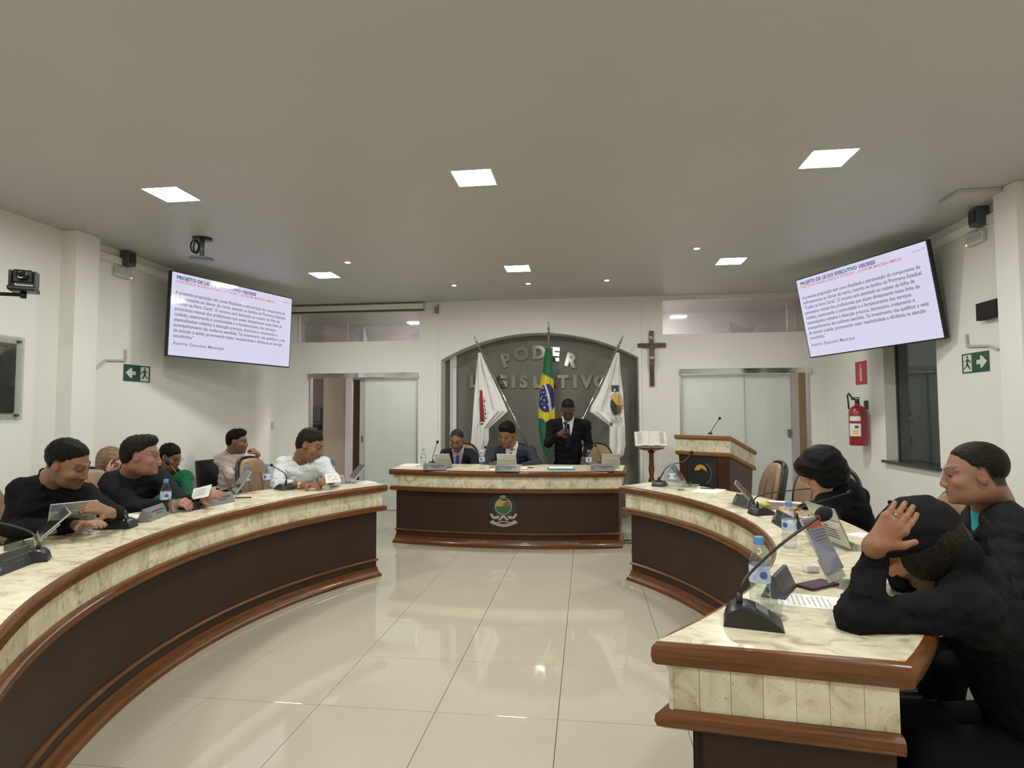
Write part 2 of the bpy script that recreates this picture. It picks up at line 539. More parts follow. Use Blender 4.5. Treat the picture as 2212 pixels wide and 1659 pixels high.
# ---- corridor beyond the doors
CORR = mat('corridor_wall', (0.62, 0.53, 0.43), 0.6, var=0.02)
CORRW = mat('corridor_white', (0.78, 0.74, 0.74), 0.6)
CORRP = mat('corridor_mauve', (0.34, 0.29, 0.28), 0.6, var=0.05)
mb = MB(); mb.quad((-6.2, YC, 0), (4.6, YC, 0), (4.6, YC, H), (-6.2, YC, H))
struct(mb.build('wall_corridor', CORRW), 'pale wall of the corridor beyond the doors')
mb = MB(); mb.box((-2.05, 9.9, H/2), (0.1, 2.0, H)); struct(mb.build('wall_corridor_side', CORRW), 'corridor partition wall')
mb = MB(); mb.box((0.6, 9.95, H/2), (0.1, 1.9, H)); struct(mb.build('wall_corridor_side', CORRW), 'corridor partition wall')
mb = MB(); mb.box((X0-.5, 9.75, H/2), (0.1, 2.4, H)); mb.box((X1+.4, 9.75, H/2), (0.1, 2.4, H))
struct(mb.build('wall_corridor_side', CORRW), 'corridor end wall')
# seen through the left door: mauve recess, beige wall, white jamb, brown door
def cx(px, Y): return bp(px, 900, Y=Y).x
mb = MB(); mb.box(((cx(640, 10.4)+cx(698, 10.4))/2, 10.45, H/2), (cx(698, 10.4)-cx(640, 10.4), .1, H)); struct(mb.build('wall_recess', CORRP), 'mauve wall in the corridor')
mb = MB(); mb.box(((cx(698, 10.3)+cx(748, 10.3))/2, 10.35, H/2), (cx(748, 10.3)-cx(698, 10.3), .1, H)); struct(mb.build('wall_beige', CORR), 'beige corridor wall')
mb = MB(); mb.box(((cx(746, 10.2)+cx(760, 10.2))/2, 10.25, 1.06), (cx(760, 10.2)-cx(746, 10.2), .1, 2.12))
mb.box(((cx(760, 10.2)+cx(830, 10.2))/2, 10.25, 2.17), (cx(830, 10.2)-cx(730, 10.2), .1, 0.12)); struct(mb.build('trim_3', CORRW), 'white door jamb in the corridor')
DOORB = wood('brown_door', (0.055, 0.028, 0.012), (0.09, 0.045, 0.02))
mb = MB(); mb.box(((cx(760, 10.24)+cx(830, 10.24))/2, 10.28, 1.05), (cx(830, 10.24)-cx(760, 10.24), .05, 2.08)); struct(mb.build('door_3', DOORB), 'brown wooden door in the corridor')
t = thing('wall_dispenser', 'grey dispenser box on the corridor wall seen through the left doorway', 'dispenser', (cx(687, 10.4), 10.34, 1.2))
mb = MB(); mb.box((0, 0, .25), (.16, .1, .26)); mb.build('housing', GREYP, t, bevel=.01)
mb = MB(); mb.box((.02, -.02, .02), (.14, .12, .1)); mb.build('tray', BLACKP, t, bevel=.01)
# seen through the right door: white jamb and yellowish wall
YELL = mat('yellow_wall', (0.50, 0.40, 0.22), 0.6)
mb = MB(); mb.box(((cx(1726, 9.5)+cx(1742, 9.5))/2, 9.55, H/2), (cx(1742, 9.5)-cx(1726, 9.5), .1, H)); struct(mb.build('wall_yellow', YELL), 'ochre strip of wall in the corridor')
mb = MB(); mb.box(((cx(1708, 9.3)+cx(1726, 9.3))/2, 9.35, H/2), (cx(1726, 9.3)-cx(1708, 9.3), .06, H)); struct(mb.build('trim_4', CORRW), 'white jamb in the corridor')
mb = MB(); mb.quad((1.0, 10.2, 0), (3.6, 10.2, 0), (3.6, 10.2, H), (1.0, 10.2, H)); struct(mb.build('wall_corridor_right', CORRW), 'pinkish white corridor wall')
CORRE = emis('corridor_light', (1.0, 0.95, 0.92), 145)
for (x, y, lab) in ((-2.32, 9.6, 'square corridor ceiling panel out of sight behind the left door wall'), (0.88, 9.5, 'square corridor ceiling panel out of sight behind the right door wall')):
    t = thing('corridor_panel_light', lab, 'ceiling light', (x, y, H))
    mb = MB(); mb.quad((-.14, -.14, -.012), (.14, -.14, -.012), (.14, .14, -.012), (-.14, .14, -.012)); mb.build('diffuser', CORRE, t)
    mb = MB(); mb.box((0, 0, -.005), (.3, .3, .01)); mb.build('frame', FRAMEW, t)

# ---- sliding glass doors
def glass_door(n, x0, x1, split, lab, open_left):
    d = thing('door_%d' % n, lab, 'door', (0, YB, 0)); d['kind'] = 'structure'; del d['category']
    mb = MB(); mb.box(((x0+x1)/2, -.005, 2.052), (x1-x0, .10, .075)); mb.build('header_rail', CHROME, d, bevel=.003)
    for x in (x0+.012, x1-.012):
        mb = MB(); mb.box((x, .04, 1.007), (.024, .08, 2.014)); mb.build('jamb', ALU, d)
    for (a, b, y) in split:
        mb = MB(); mb.box(((a+b)/2, y, 1.01), (b-a, .01, 2.0)); gl = mb.build('glass_pane', FROST, d)
        mb = MB(); mb.box((a+.004, y, 1.01), (.010, .016, 2.0)); mb.box((b-.004, y, 1.01), (.010, .016, 2.0)); mb.build('edge_strip', ALU, gl)
    mb = MB(); mb.box(((x0+x1)/2, .03, .006), (x1-x0, .06, .012)); mb.build('floor_track', ALU, d)
    return d


xs = cx(785, YB)
d1 = glass_door(1, DL[0], DL[1], [(xs, DL[1]-.02, .045)], 'frosted sliding glass door, half open, left of the desk', True)
mb = MB(); mb.box((xs-.035, .05, 1.01), (.075, .03, 2.0)); st = mb.build('stile', mat('glass_stile', (.42, .44, .43), .3), d1)
mb = MB(); mb.box((xs-.03, .03, 1.08), (.03, .02, .09)); mb.build('lock', GREYP, st, bevel=.004)
xm, xe = cx(1608, YB), cx(1713, YB)
d2 = glass_door(2, DR[0], DR[1], [(DR[0]+.02, xm+.02, .03), (xm, xe, .06)], 'frosted sliding glass doors behind the lectern', False)
mb = MB(); mb.box((xe-.03, .045, 1.17), (.055, .04, .11)); mb.build('lock', GREYP, d2, bevel=.004)
# ---- transom windows
def transom(n, x0, x1, z0, z1, lab):
    d = thing('window_%d' % n, lab, 'window', (0, YB, 0)); d['kind'] = 'structure'; del d['category']
    mb = MB(); mb.box(((x0+x1)/2, .03, (z0+z1)/2), (x1-x0-.01, .006, z1-z0-.01)); mb.build('glass_pane', TRANSOM, d)
    mb = MB(); mb.sweep([(x0, z0), (x0, z1), (x1, z1), (x1, z0)], [(0, -.008), (.0, .008), (-.014, .008), (-.014, -.008)], closed=True)
    o = mb.build('frame', ALU, d); o.rotation_euler = (math.pi/2, 0, 0); o.location = (0, .03, 0)
transom(1, -4.50, -2.53, 2.58, 3.03, 'shallow glass transom window over the left door')
transom(2, 1.10, 3.15, 2.60, 3.10, 'shallow glass transom window over the right doors')
t = thing('curtain_rail', 'white box rail with a dark lower edge above the left transom', 'curtain rail', (-3.5, YB, 3.07))
mb = MB(); mb.box((0, -.05, .02), (2.10, .09, .085)); mb.build('box', WALL, t, bevel=.004)
mb = MB(); mb.box((0, -.055, -.03), (2.12, .085, .014)); mb.build('lower_edge', mat('dark_edge', (.05, .045, .04), .6), t)
t = thing('wall_speaker', 'small beige speaker at the ceiling left of the niche', 'speaker', (bp(944, 668, Y=YB).x, YB, 3.03))
mb = MB(); mb.box((0, -.04, 0), (.05, .06, .09)); mb.build('housing', mat('beige_plastic', (.25, .22, .17), .5), t, bevel=.006)
mb = MB(); mb.tube([(0, -.04, .04), (.03, -.02, .09), (.05, 0, .11)], .006); mb.build('bracket', GREYP, t)

# ---- booth window in the right wall, with the booth behind
d = thing('window_3', 'tinted booth window in the right wall', 'window', (X1, (WIN_Y0+WIN_Y1)/2, 0)); d['kind'] = 'structure'; del d['category']
mb = MB(); mb.box((.13, 0, (WIN_Z0+WIN_Z1)/2), (.006, WIN_Y1-WIN_Y0, WIN_Z1-WIN_Z0)); mb.build('glass_pane', glassmat('tinted_glass', (.55, .62, .60), .05), d)
for y in (-.5, .5): mb = MB(); mb.box((.13, y*(WIN_Y1-WIN_Y0-.03), (WIN_Z0+WIN_Z1)/2), (.02, .03, WIN_Z1-WIN_Z0)); mb.build('frame', DGREYP, d)
mb = MB(); mb.box((.06, 0, WIN_Z0-.012), (.22, WIN_Y1-WIN_Y0+.04, .03)); mb.build('window_sill', mat('dark_granite', (.03, .03, .032), .2), d, bevel=.004)
BOOTH = mat('booth_wall', (.42, .46, .45), .7)
mb = MB(); mb.quad((5.1, 5.2, 0), (5.1, 8.2, 0), (5.1, 8.2, H), (5.1, 5.2, H)); mb.quad((X1+.16, 8.2, 0), (5.1, 8.2, 0), (5.1, 8.2, H), (X1+.16, 8.2, H))
mb.quad((X1+.16, 5.2, 0), (5.1, 5.2, 0), (5.1, 5.2, H), (X1+.16, 5.2, H)); mb.quad((X1+.16, 5.2, H), (5.1, 5.2, H), (5.1, 8.2, H), (X1+.16, 8.2, H))
mb.quad((X1+.16, 5.2, -.01), (5.1, 5.2, -.01), (5.1, 8.2, -.01), (X1+.16, 8.2, -.01))
me = bpy.data.meshes.new('wall_booth'); me.from_pydata(mb.v, [], mb.f); struct(link('wall_booth', me, BOOTH), 'grey walls of the dim sound booth')
mb = MB(); mb.box((5.06, 6.9, 2.3), (.06, 1.8, .14)); struct(mb.build('trim_5', DGREYP), 'dark rail on the booth wall')
t = thing('booth_fill_lamp', 'small unseen ceiling lamp added to brighten the sound booth', 'ceiling light', (4.4, 7.6, H-.03))  # added fill lamp, out of view, to brighten the booth interior
mb = MB(); mb.lathe([(.0, -.012), (.09, -.012), (.11, .02)], 20); mb.build('shade', emis('booth_fill_light', (.9, 1, .97), 16), t, True)
mb = MB(); mb.lathe([(.12, .02), (.12, .03)], 20); mb.build('base', FRAMEW, t)

# ================================================================== DESKS
ZT = 0.82


def arcpts(c, R, a0, a1, n):
    return [(c[0]+R*math.cos(math.radians(a0+(a1-a0)*k/n)), c[1]+R*math.sin(math.radians(a0+(a1-a0)*k/n))) for k in range(n+1)]


def desk(label, front, back, nslab, zs=1.0, seams=True):
    """front: plan polyline of the marble face (audience side on its right); back: matching polyline of the sitters' edge"""
    D = thing('council_desk', label, 'desk')
    def Z(p): return [(o, z*zs) for o, z in p]
    path3 = [back[0]]+front+[back[-1]]
    ring = front+back[::-1]
    nose = MB(); nose.sweep(ring, Z([(-.03, .757), (.028, .757), (.038, .765), (.042, .785), (.040, .806), (.030, .818), (.014, .8205), (-.03, .8195)]), closed=True)
    nose.build('wood_nosing', WOOD, D, 'auto')
    MB().sweep(path3, Z([(-.06, .632), (.02, .632), (.033, .623), (.036, .606), (.029, .590), (.012, .582), (-.06, .582)])).build('upper_moulding', WOOD, D, 'auto')
    MB().sweep(path3, Z([(-.055, 0.0), (-.055, .60), (-.036, .60), (-.036, 0.0)])).build('front_panel', PANEL, D)
    MB().sweep(path3, Z([(-.05, .161), (-.028, .159), (-.020, .150), (-.020, .144), (-.028, .136), (-.05, .134)])).build('bead_moulding', WOOD, D, 'auto')
    MB().sweep(path3, Z([(-.05, .088), (-.028, .086), (-.024, .06), (-.010, .032), (0.0, .024), (.003, .001), (-.05, .001)])).build('base_moulding', WOOD, D, 'auto')
    MB().sweep(path3, Z([(-.05, .757), (-.05, .632), (-.012, .632), (-.012, .757)])).build('band_core', mat('mortar', (.30, .25, .17), .8), D)
    # marble pieces of the band
    def strip(pts, L0):
        P = [Vector((p[0], p[1], 0)) for p in pts]
        ds = [0]
        for a, b in zip(P, P[1:]): ds.append(ds[-1]+(b-a).length)
        n = max(1, round(ds[-1]/L0)); L = ds[-1]/n
        mb = MB(); mb.box((0, 0, 0), (L-.0012, .012, .125*zs-.001)); me = mb.mesh('marble_tile'); me.materials.append(MARBLE)
        def at(s):
            for i in range(len(P)-1):
                if s <= ds[i+1]+1e-9: return P[i].lerp(P[i+1], (s-ds[i])/max(1e-9, ds[i+1]-ds[i]))
            return P[-1]
        for k in range(n):
            a, b = at(k*L), at((k+1)*L); t = (b-a).normalized(); nn = Vector((t.y, -t.x, 0))
            o = bpy.data.objects.new('marble_tile', me); COL.objects.link(o); o.parent = D
            o.location = (a+b)/2-nn*(.006+random.uniform(0, .0012))+Vector((0, 0, .6945*zs)); o.rotation_euler = (0, 0, math.atan2(t.y, t.x))
    strip([back[0], front[0]], .088); strip(front, .092); strip([front[-1], back[-1]], .088)
    # marble slabs of the top
    n = len(front)-1
    for k in range(nslab):
        i0, i1 = round(n*k/nslab), round(n*(k+1)/nslab)
        f = [Vector((*p, 0)) for p in front[i0:i1+1]]; b = [Vector((*p, 0)) for p in back[i0:i1+1]]
        for i_ in range(len(f)):
            d_ = (f[i_]-b[i_]).normalized()*.020; f[i_] = f[i_]+d_; b[i_] = b[i_]-d_
        for s, e in ((0, .0008 if k else -.016), (-1, .0008 if k < nslab-1 else -.016)):
            if e:
                d = (f[1]-f[0]).normalized()*e if s == 0 else (f[-2]-f[-1]).normalized()*e
                f[s] = f[s]+d; b[s] = b[s]+d
        mb = MB(); m = len(f); vs = []
        for a, c in zip(f, b):
            for q in (0, 1/3, 2/3, 1): p = a.lerp(c, q); vs.append((p.x, p.y, .8215*zs))
        fs = [(4*i+q, 4*i+q+1, 4*i+q+5, 4*i+q+4) for i in range(m-1) for q in range(3)]
        top = [Vector(v) for v in vs]; low = [Vector((v[0], v[1], .790*zs)) for v in vs]; o = len(vs)
        fs2 = [tuple(i+o for i in q)[::-1] for q in fs]
        rim = [4*i for i in range(m)]+[4*(m-1)+1, 4*(m-1)+2]+[4*i+3 for i in range(m)][::-1]+[2, 1]
        side = [(rim[i], rim[(i+1) % len(rim)], rim[(i+1) % len(rim)]+o, rim[i]+o) for i in range(len(rim))]
        mb.add(top+low, fs+fs2+side); mb.build('marble_slab', MARBLE, D)
    return D


CL, RL = (0.766, 3.44), 3.11
CR, RR = (-1.748, 3.56), 2.68
fL = arcpts(CL, RL+.042, -131, -213.8, 64); bL = arcpts(CL, RL+.58, -131, -214.6, 64)
desk('long curved council desk with cream marble band sweeping along the left side', fL, bL, 4)
fR = arcpts(CR, RR+.042, 40.2, -41.3, 64)
bR = []
for k in range(65):
    a_ = math.radians(41.2+(-36.98-41.2)*k/64); r_ = RR+.55-.093*max(0, (k/64-.45)/.55)
    bR.append((CR[0]+r_*math.cos(a_), CR[1]+r_*math.sin(a_)))
tf, tb = bp(1444, 1432, Z=.757), bp(1943, 1478, Z=.757)
for L_, tg in ((fR, tf), (bR, tb)):
    dx, dy = tg.x-L_[-1][0], tg.y-L_[-1][1]
    for k in range(65):
        u = max(0, (k/64-.6)/.4); u = u*u*(3-2*u); L_[k] = (L_[k][0]+dx*u, L_[k][1]+dy*u)
desk('long curved council desk with its squared end close in the right foreground', fR, bR, 5)
FC, FR_ = (-0.92, 11.44), 5.06
fF = arcpts(FC, FR_-.0, -104.75, -75.25, 40)
bF = [(-2.27+(0.43+2.27)*k/40, 7.20) for k in range(41)]
ZF = .835
desk('presiding council desk with round emblem on its front, facing the room', fF, bF, 3, ZF/.82)

# ================================================================== TELEVISIONS
LINES = [('A presente proposição tem como finalidade a estruturação do componente de', .937), ('enfrentamento ao câncer de mama, inserido no âmbito do Programa Estadual', .937),
         ('"Cuidar na Hora Certa". O recurso será destinado ao custeio da folha de', .885), ('pagamento mensal dos profissionais que atuam diretamente nessa linha de', .91),
         ('cuidado, assegurando a continuidade e o fortalecimento dos serviços', .85), ('especializados voltados à detecção precoce, diagnóstico, tratamento e', .865),
         ('acompanhamento das mulheres atendidas. Tal investimento visa qualificar a rede', .946), ('de atenção à saúde, promovendo maior resolutividade e eficiência na atenção', .92), ('oncológica."', .173)]
SCR = screenmat('tv_picture', (0.74, 0.73, 0.93), SCREEN_POWER)
TXT_B = screenmat('tv_text_blue', (0.10, 0.17, 0.42), 0.6); TXT_R = screenmat('tv_text_red', (0.75, 0.18, 0.16), 0.8); TXT_G = screenmat('tv_text_grey', (0.22, 0.21, 0.30), 0.7)


def solve_quad(TL, TR, BR, BL, height):
    a, b, c, d = [ray(*p) for p in (TL, TR, BR, BL)]
    s = np.linalg.solve(np.c_[b, d, -c], a)
    P = [a, b*s[0], c*s[2], d*s[1]]; k = height/np.linalg.norm(P[3]-P[0])
    return [Vector(CAM+p*k) for p in P]


def tv(label, quad, height):
    P = solve_quad(*quad, height)
    c = sum(P, Vector())/4; x = ((P[1]-P[0])+(P[2]-P[3]))/2; y = ((P[0]-P[3])+(P[1]-P[2]))/2
    w, h = x.length, y.length
    T = thing('television', label, 'television'); F = frame(c, x, y); T.matrix_world = F
    mb = MB(); mb.box((0, 0, -.028), (w+.016, h+.016, .05)); mb.build('casing', BLACKP, T, bevel=.004)
    mb = MB(); mb.box((0, -.05, -.075), (w*.6, h*.55, .05)); mb.build('rear_housing', BLACKP, T, bevel=.01)
    mb = MB(); mb.quad((-w/2+.004, -h/2+.006, 0), (w/2-.004, -h/2+.006, 0), (w/2-.004, h/2-.004, 0), (-w/2+.004, h/2-.004, 0)); s = mb.build('screen', SCR, T)
    s.location = (0, 0, -.0022)
    mb = MB(); mb.box((0, 0, -.16), (.30, .30, .03)); mb.box((0, 0, -.12), (.08, .08, .09)); mb.build('wall_bracket', DGREYP, T)
    def line(txt, v, u1, size, m, bold, nm, u0=.03):
        me = text_mesh(txt, size*h, bold*h, 0, 'LEFT', (u1-u0)*w)
        o = link(nm, me, m, s); o.location = (-w/2+u0*w, h/2-v*h-size*h*.33, .0008)
    line('PROJETO DE LEI DO EXECUTIVO 105/2025', .06, .655, .056, TXT_B, .0022, 'title_text', .034)
    line('FASE ÚNICA DE DISCUSSÕES E VOTAÇÃO - QUORUM: MAIORIA SIMPLES', .108, .83, .042, TXT_R, .0006, 'subtitle_text', .034)
    for k, (tx, u1) in enumerate(LINES): line(tx, .24+.0645*k, u1, .058, TXT_G, .0011, 'body_text')
    line('Autoria: Executivo Municipal', .845, .405, .058, TXT_G, .0005, 'body_text')
    mb = MB()
    for k in range(9): mb.box((w*(.405+.0068*k), h*.425, .0005), (w*.0045, h*.007, .0004))
    mb.box((w*.478, h*.432, .0005), (w*.004, h*.022, .0004)); mb.build('corner_text', TXT_G, s)
    return T, c, x.normalized(), y.normalized(), w, h


TVL = tv('large wall-mounted television on the left showing a bill text', ((376, 586), (634, 646), (622, 793), (358, 767)), .925)
TVR = tv('large wall-mounted television on the right showing a bill text', ((1724, 605), (2008, 517), (2032, 731), (1745, 773)), .905)
for T, sx in ((TVL, X0), (TVR, X1)):
    c = T[1]; n = T[2].cross(T[3]); p = c-n*.17
    t = T[0]; mb = MB(); q = Vector((sx*.992, p.y+.05, p.z)); inv = t.matrix_world.inverted()
    mb.tube([inv @ p, inv @ q], .03, 8); mb.build('wall_arm', DGREYP, t)

# ================================================================== NICHE LETTERING, FLAGS, CRUCIFIX
YN = YB+ND
L = thing('wall_lettering', 'mirror-polished raised letters reading PODER LEGISLATIVO in the niche', 'lettering', (0, YN, 0))
CHR = mat('mirror_letter', (0.42, 0.42, 0.37), 0.10, 1.0)


def letter(ch, px, py, hpx, rot):
    p = bp(px, py, Y=YN-.03); size = hpx*p.y/FPX/.73
    me = text_mesh(ch, size, .015, .014, 'CENTER')
    ys = [v.co.y for v in me.vertices]; cy = (max(ys)+min(ys))/2
    for v in me.vertices: v.co.y -= cy
    o = link('letter', me, CHR, L, bevel=.004)
    o.matrix_local = Matrix.Translation((p.x, -.016, p.z)) @ Matrix.Rotation(math.radians(rot), 4, 'Y') @ Matrix.Rotation(math.pi/2, 4, 'X')


for ch, px, py, r in (('P', 1093, 778, -17), ('O', 1126, 764, -8), ('D', 1164, 761, -2), ('E', 1198, 765, 5), ('R', 1233, 778, 15)):
    letter(ch, px, py, 28, r)
for k, ch in enumerate('LEGISLATIVO'):
    letter(ch, [1023, 1052, 1083, 1109, 1131, 1160, 1186, 1216, 1242, 1267, 1298][k], 824, 26, 0)


def vcol_mat(name, rough=0.7, sheen=0.0, bump=0.0, bscale=200, spec=0.4, sss=0.0):
    if name in MATS: return MATS[name]
    m = mat(name, (1, 1, 1), rough, spec=spec, sheen=sheen, bump=bump, bscale=bscale)
    nt = m.node_tree; a = nt.nodes.new('ShaderNodeVertexColor'); a.layer_name = 'Col'
    nt.links.new(a.outputs['Color'], nt.nodes['Principled BSDF'].inputs['Base Color'])
    if sss > 0:
        b = nt.nodes['Principled BSDF']; b.inputs['Subsurface Weight'].default_value = sss
        b.inputs['Subsurface Radius'].default_value = (.012, .004, .002)
    return m


def set_cols(me, cols):
    a = me.color_attributes.new('Col', 'FLOAT_COLOR', 'POINT')
    arr = np.ones((len(me.vertices), 4), np.float32); arr[:, :3] = cols
    a.data.foreach_set('color', arr.ravel())


CLOTH = vcol_mat('flag_cloth', 0.75, 0.2)


def flag(label, tip, butt, rows, YP, colour, folds, seed, attach):
    A = bp(*tip, Y=YP); B = bp(*butt, Y=YP+.10)
    base = Vector((B.x+(B.x-A.x)*.35*0, B.y, 0))
    T = thing('flag', label, 'flag', (0, 0, 0))
    d = (A-B).normalized(); foot = B+d*(-B.z/max(.3, d.z))*1.0
    foot.z = max(.05, foot.z)
    MB().tube([foot, A], .013, 10).build('pole', CHROME, T, True)
    F = frame(A, Vector((1, 0, 0)), Vector((0, 1, 0))); z = d; xx = z.cross(Vector((0, 1, 0))).normalized(); F = Matrix((xx, z.cross(xx), z)).transposed().to_4x4(); F.translation = A
    mb = MB(); mb.lathe([(.0, .16), (.006, .13), (.020, .045), (.014, .015), (.009, .0), (.022, -.012), (.022, -.022), (.010, -.03), (.014, -.05)], 14, frame=F); mb.build('spear_tip', mat('dull_metal', (.28, .27, .25), .3, 1.0), T, True)
    mb = MB(); mb.lathe([(.17, 0), (.17, .02), (.05, .045), (.02, .10)], 20, c=(foot.x, foot.y, 0)); mb.build('stand', ALU, T, True)
    nu, nv = 56, 110; ys = [r[0] for r in rows]; vs = []; px = []
    rnd = random.Random(seed); ph = [rnd.uniform(0, 6) for _ in range(4)]
    for j in range(nv+1):
        y = ys[0]+(ys[-1]-ys[0])*j/nv
        l = np.interp(y, ys, [r[1] for r in rows]); r = np.interp(y, ys, [r[2] for r in rows])
        for i in range(nu+1):
            u = i/nu; x = l+(r-l)*u; amp = min(1, (r-l)/26)*.03
            dy = amp*math.sin(folds*6.283*u+ph[0]+.004*(y-ys[0]))+.4*amp*math.sin(folds*13*u+ph[1])
            p = bp(x, y, Y=YP-.035+dy); vs.append(p); px.append((x, y, u, dy))
    fs = [(j*(nu+1)+i, j*(nu+1)+i+1, (j+1)*(nu+1)+i+1, (j+1)*(nu+1)+i) for j in range(nv) for i in range(nu)]
    me = bpy.data.meshes.new('cloth'); me.from_pydata([tuple(v) for v in vs], [], fs)
    set_cols(me, np.array([colour(*q) for q in px], np.float32))
    o = link('cloth', me, CLOTH, T, True); s = o.modifiers.new('thick', 'SOLIDIFY'); s.thickness = .003
    return T


WH = (.78, .76, .74)


def col_minas(x, y, u, d):
    # folded white flag: red triangle and dark motto show in the front fold
    if 842 < y < 912 and 1036 < x < 1036+5.5+(y-842)*.085: return (.28, .02, .03)
    if 860 < y < 905 and 0 < x-(1042.5+(y-842)*.085) < 3.2 and int(y*1.1) % 3 != 0: return (.12, .09, .09)
    if 911 <= y < 918 and 1036 < x < 1044 and int(y) % 3: return (.1, .09, .09)
    return WH


def col_brasil(x, y, u, d):
    k = abs(u-.45)
    top = 806+13*u; bot = 903+14*max(0, 1-abs(u-.62)/.4)
    if y < top or y > bot: return (.012, .13, .055)
    e = ((y-860)/31.)**2+((u-.5)/.62)**2
    if e < 1:
        w = .36+.36*((y-830)/58.)+.10*math.sin((y-830)/58.*3.1)
        if abs(u-w) < .075: return (.6, .62, .6)
        for sx, sy in ((.2, 838), (.12, 848), (.28, 847), (.1, 861), (.33, 865), (.22, 872), (.45, 853), (.35, 880), (.18, 855), (.62, 874)):
            if abs(u-sx) < .045 and abs(y-sy) < 1.3: return (.6, .62, .65)
        return (.018, .022, .13)
    return (.62, .50, .03)


def col_city(x, y, u, d):
    ex, ey = (x-1331)/12.5, (y-875)/22.
    r = ex*ex+ey*ey
    if r < 1:
        if ey < -.1+.75*ex and ey < .05: return (.62, .42, .06)
        if ex > .15 and ey < .65 and ey > -.25: return (.33, .07, .03)
        return (.025, .045, .035)
    if r < 1.18: return (.5, .5, .47)
    if r < 1.55 and (int(math.atan2(ey, ex)*9) % 2 == 0) and x > 1318: return (.08, .085, .08)
    if 833 < y < 846 and 1321 < x < 1337 and not (841 < y < 845 and 1326 < x < 1330): return (.05, .06, .055)
    if 900 < y < 914 and 1319 < x < 1345 and (int(x*.6)+int(y*.5)) % 3 == 0: return (.1, .11, .07)
    if 912 < y < 920 and 1318 < x < 1323: return (.03, .03, .03)
    return WH


flag('white flag with a dark red triangle hanging left in the niche', (1033, 745), (1108, 900),
     [(762, 1033, 1039), (800, 1029, 1056), (850, 1025, 1080), (888, 1022, 1097), (910, 1021, 1073), (925, 1020, 1056), (950, 1018, 1056), (975, 1015, 1048), (992, 1027, 1044)], 8.42, col_minas, 2.2, 1, None)
flag('green and yellow Brazilian flag with blue disc hanging in the middle of the niche', (1185, 716), (1184, 960),
     [(752, 1178, 1192), (800, 1172, 1194), (830, 1167, 1196), (880, 1164, 1198), (905, 1163, 1199), (930, 1163, 1196), (950, 1166, 1192), (972, 1172, 1188), (985, 1178, 1184)], 8.40, col_brasil, 1.4, 2, None)
flag('white flag with a round coat of arms hanging right in the niche', (1337, 745), (1262, 902),
     [(762, 1331, 1338), (800, 1315, 1340), (850, 1293, 1346), (876, 1278, 1347), (890, 1274, 1348), (905, 1295, 1349), (920, 1317, 1350), (960, 1316, 1351), (984, 1315, 1347), (992, 1318, 1334)], 8.42, col_city, 2.0, 3, None)

# ================================================================== LECTERN
A = bp(1578, 942, Y=7.30); nrm = Vector((-.66, -.75, 0)).normalized(); uu = Vector((-nrm.y, nrm.x, 0))*1.0
uu = Vector((.75, -.66, 0)).normalized(); back = -nrm
W_, D_ = .76, .62
LE = thing('lectern', 'wooden lectern with marble band and dark emblem plaque before the glass doors', 'lectern', (A.x-uu.x*W_/2+back.x*D_/2, A.y-uu.y*W_/2+back.y*D_/2, 0), math.atan2(uu.y, uu.x))
# local: x along the front, y to the speaker's side, front at y=-D/2; top slopes down to the speaker
zf, zb = A.z, A.z-.20
w2, d2 = W_/2, D_/2
def slab(mb, o, ztop, zbot, inset=0):
    P = [(-w2-o, -d2-o), (w2+o, -d2-o), (w2+o, d2+o), (-w2-o, d2+o)]
    def zz(y, dz): return zf+(zb-zf)*((y+d2)/D_)+dz
    mb.add([(x, y, zz(y, zbot)) for x, y in P]+[(x, y, zz(y, ztop)) for x, y in P], [(3, 2, 1, 0), (4, 5, 6, 7), (0, 1, 5, 4), (1, 2, 6, 5), (2, 3, 7, 6), (3, 0, 4, 7)])
mb = MB(); slab(mb, .012, 0, -.055); mb.build('top_board', WOODL, LE, bevel=.014, seg=3)
mb = MB(); slab(mb, -.01, -.055, -.20); mb.build('marble_band', MARBLE, LE)
mb = MB(); slab(mb, .004, -.20, -.25); mb.build('lower_moulding', WOODL, LE, bevel=.012, seg=3)
mb = MB(); P = [(-w2+.03, -d2+.03), (w2-.03, -d2+.03), (w2-.03, d2-.03), (-w2+.03, d2-.03)]; k = .9
mb.add([(x*k, y*k, .05) for x, y in P]+[(x, y, zf-.245+(zb-zf)*((y+d2)/D_)) for x, y in P], [(3, 2, 1, 0), (4, 5, 6, 7), (0, 1, 5, 4), (1, 2, 6, 5), (2, 3, 7, 6), (3, 0, 4, 7)])
mb.build('body', wood('lectern_wood', (.05, .022, .014), (.075, .034, .02)), LE)
mb = MB(); mb.box((0, 0, .03), (W_*.92, D_*.92, .06)); mb.build('plinth', WOOD, LE, bevel=.01)
pl = MB(); pl.box((-.02, -d2+.028, zf-.49), (.40, .012, .42)); pl = pl.build('plaque', mat('smoked_plaque', (.035, .035, .035), .12), LE, bevel=.003)
def disc(mb, c, r0, r1, a0, a1, y, n=40, sy=1.0):
    vs = []; fs = []
    for k in range(n+1):
        a = math.radians(a0+(a1-a0)*k/n)
        for r in (r0, r1): vs.append((c[0]+r*math.cos(a), y, c[1]+r*math.sin(a)*sy))
    fs = [(2*k, 2*k+1, 2*k+3, 2*k+2) for k in range(n)]
    return mb.add(vs, fs)
ec = (-.035, zf-.47)
yb = -d2+.020
EMB_Y = mat('emblem_amber', (.55, .30, .05), .5); EMB_D = mat('emblem_dark', (.012, .016, .014), .5); EMB_S = mat('emblem_silver', (.30, .30, .27), .3, .6)
mb = MB(); disc(mb, ec, 0, .125, 0, 360, yb); mb.build('emblem_field', EMB_D, pl)
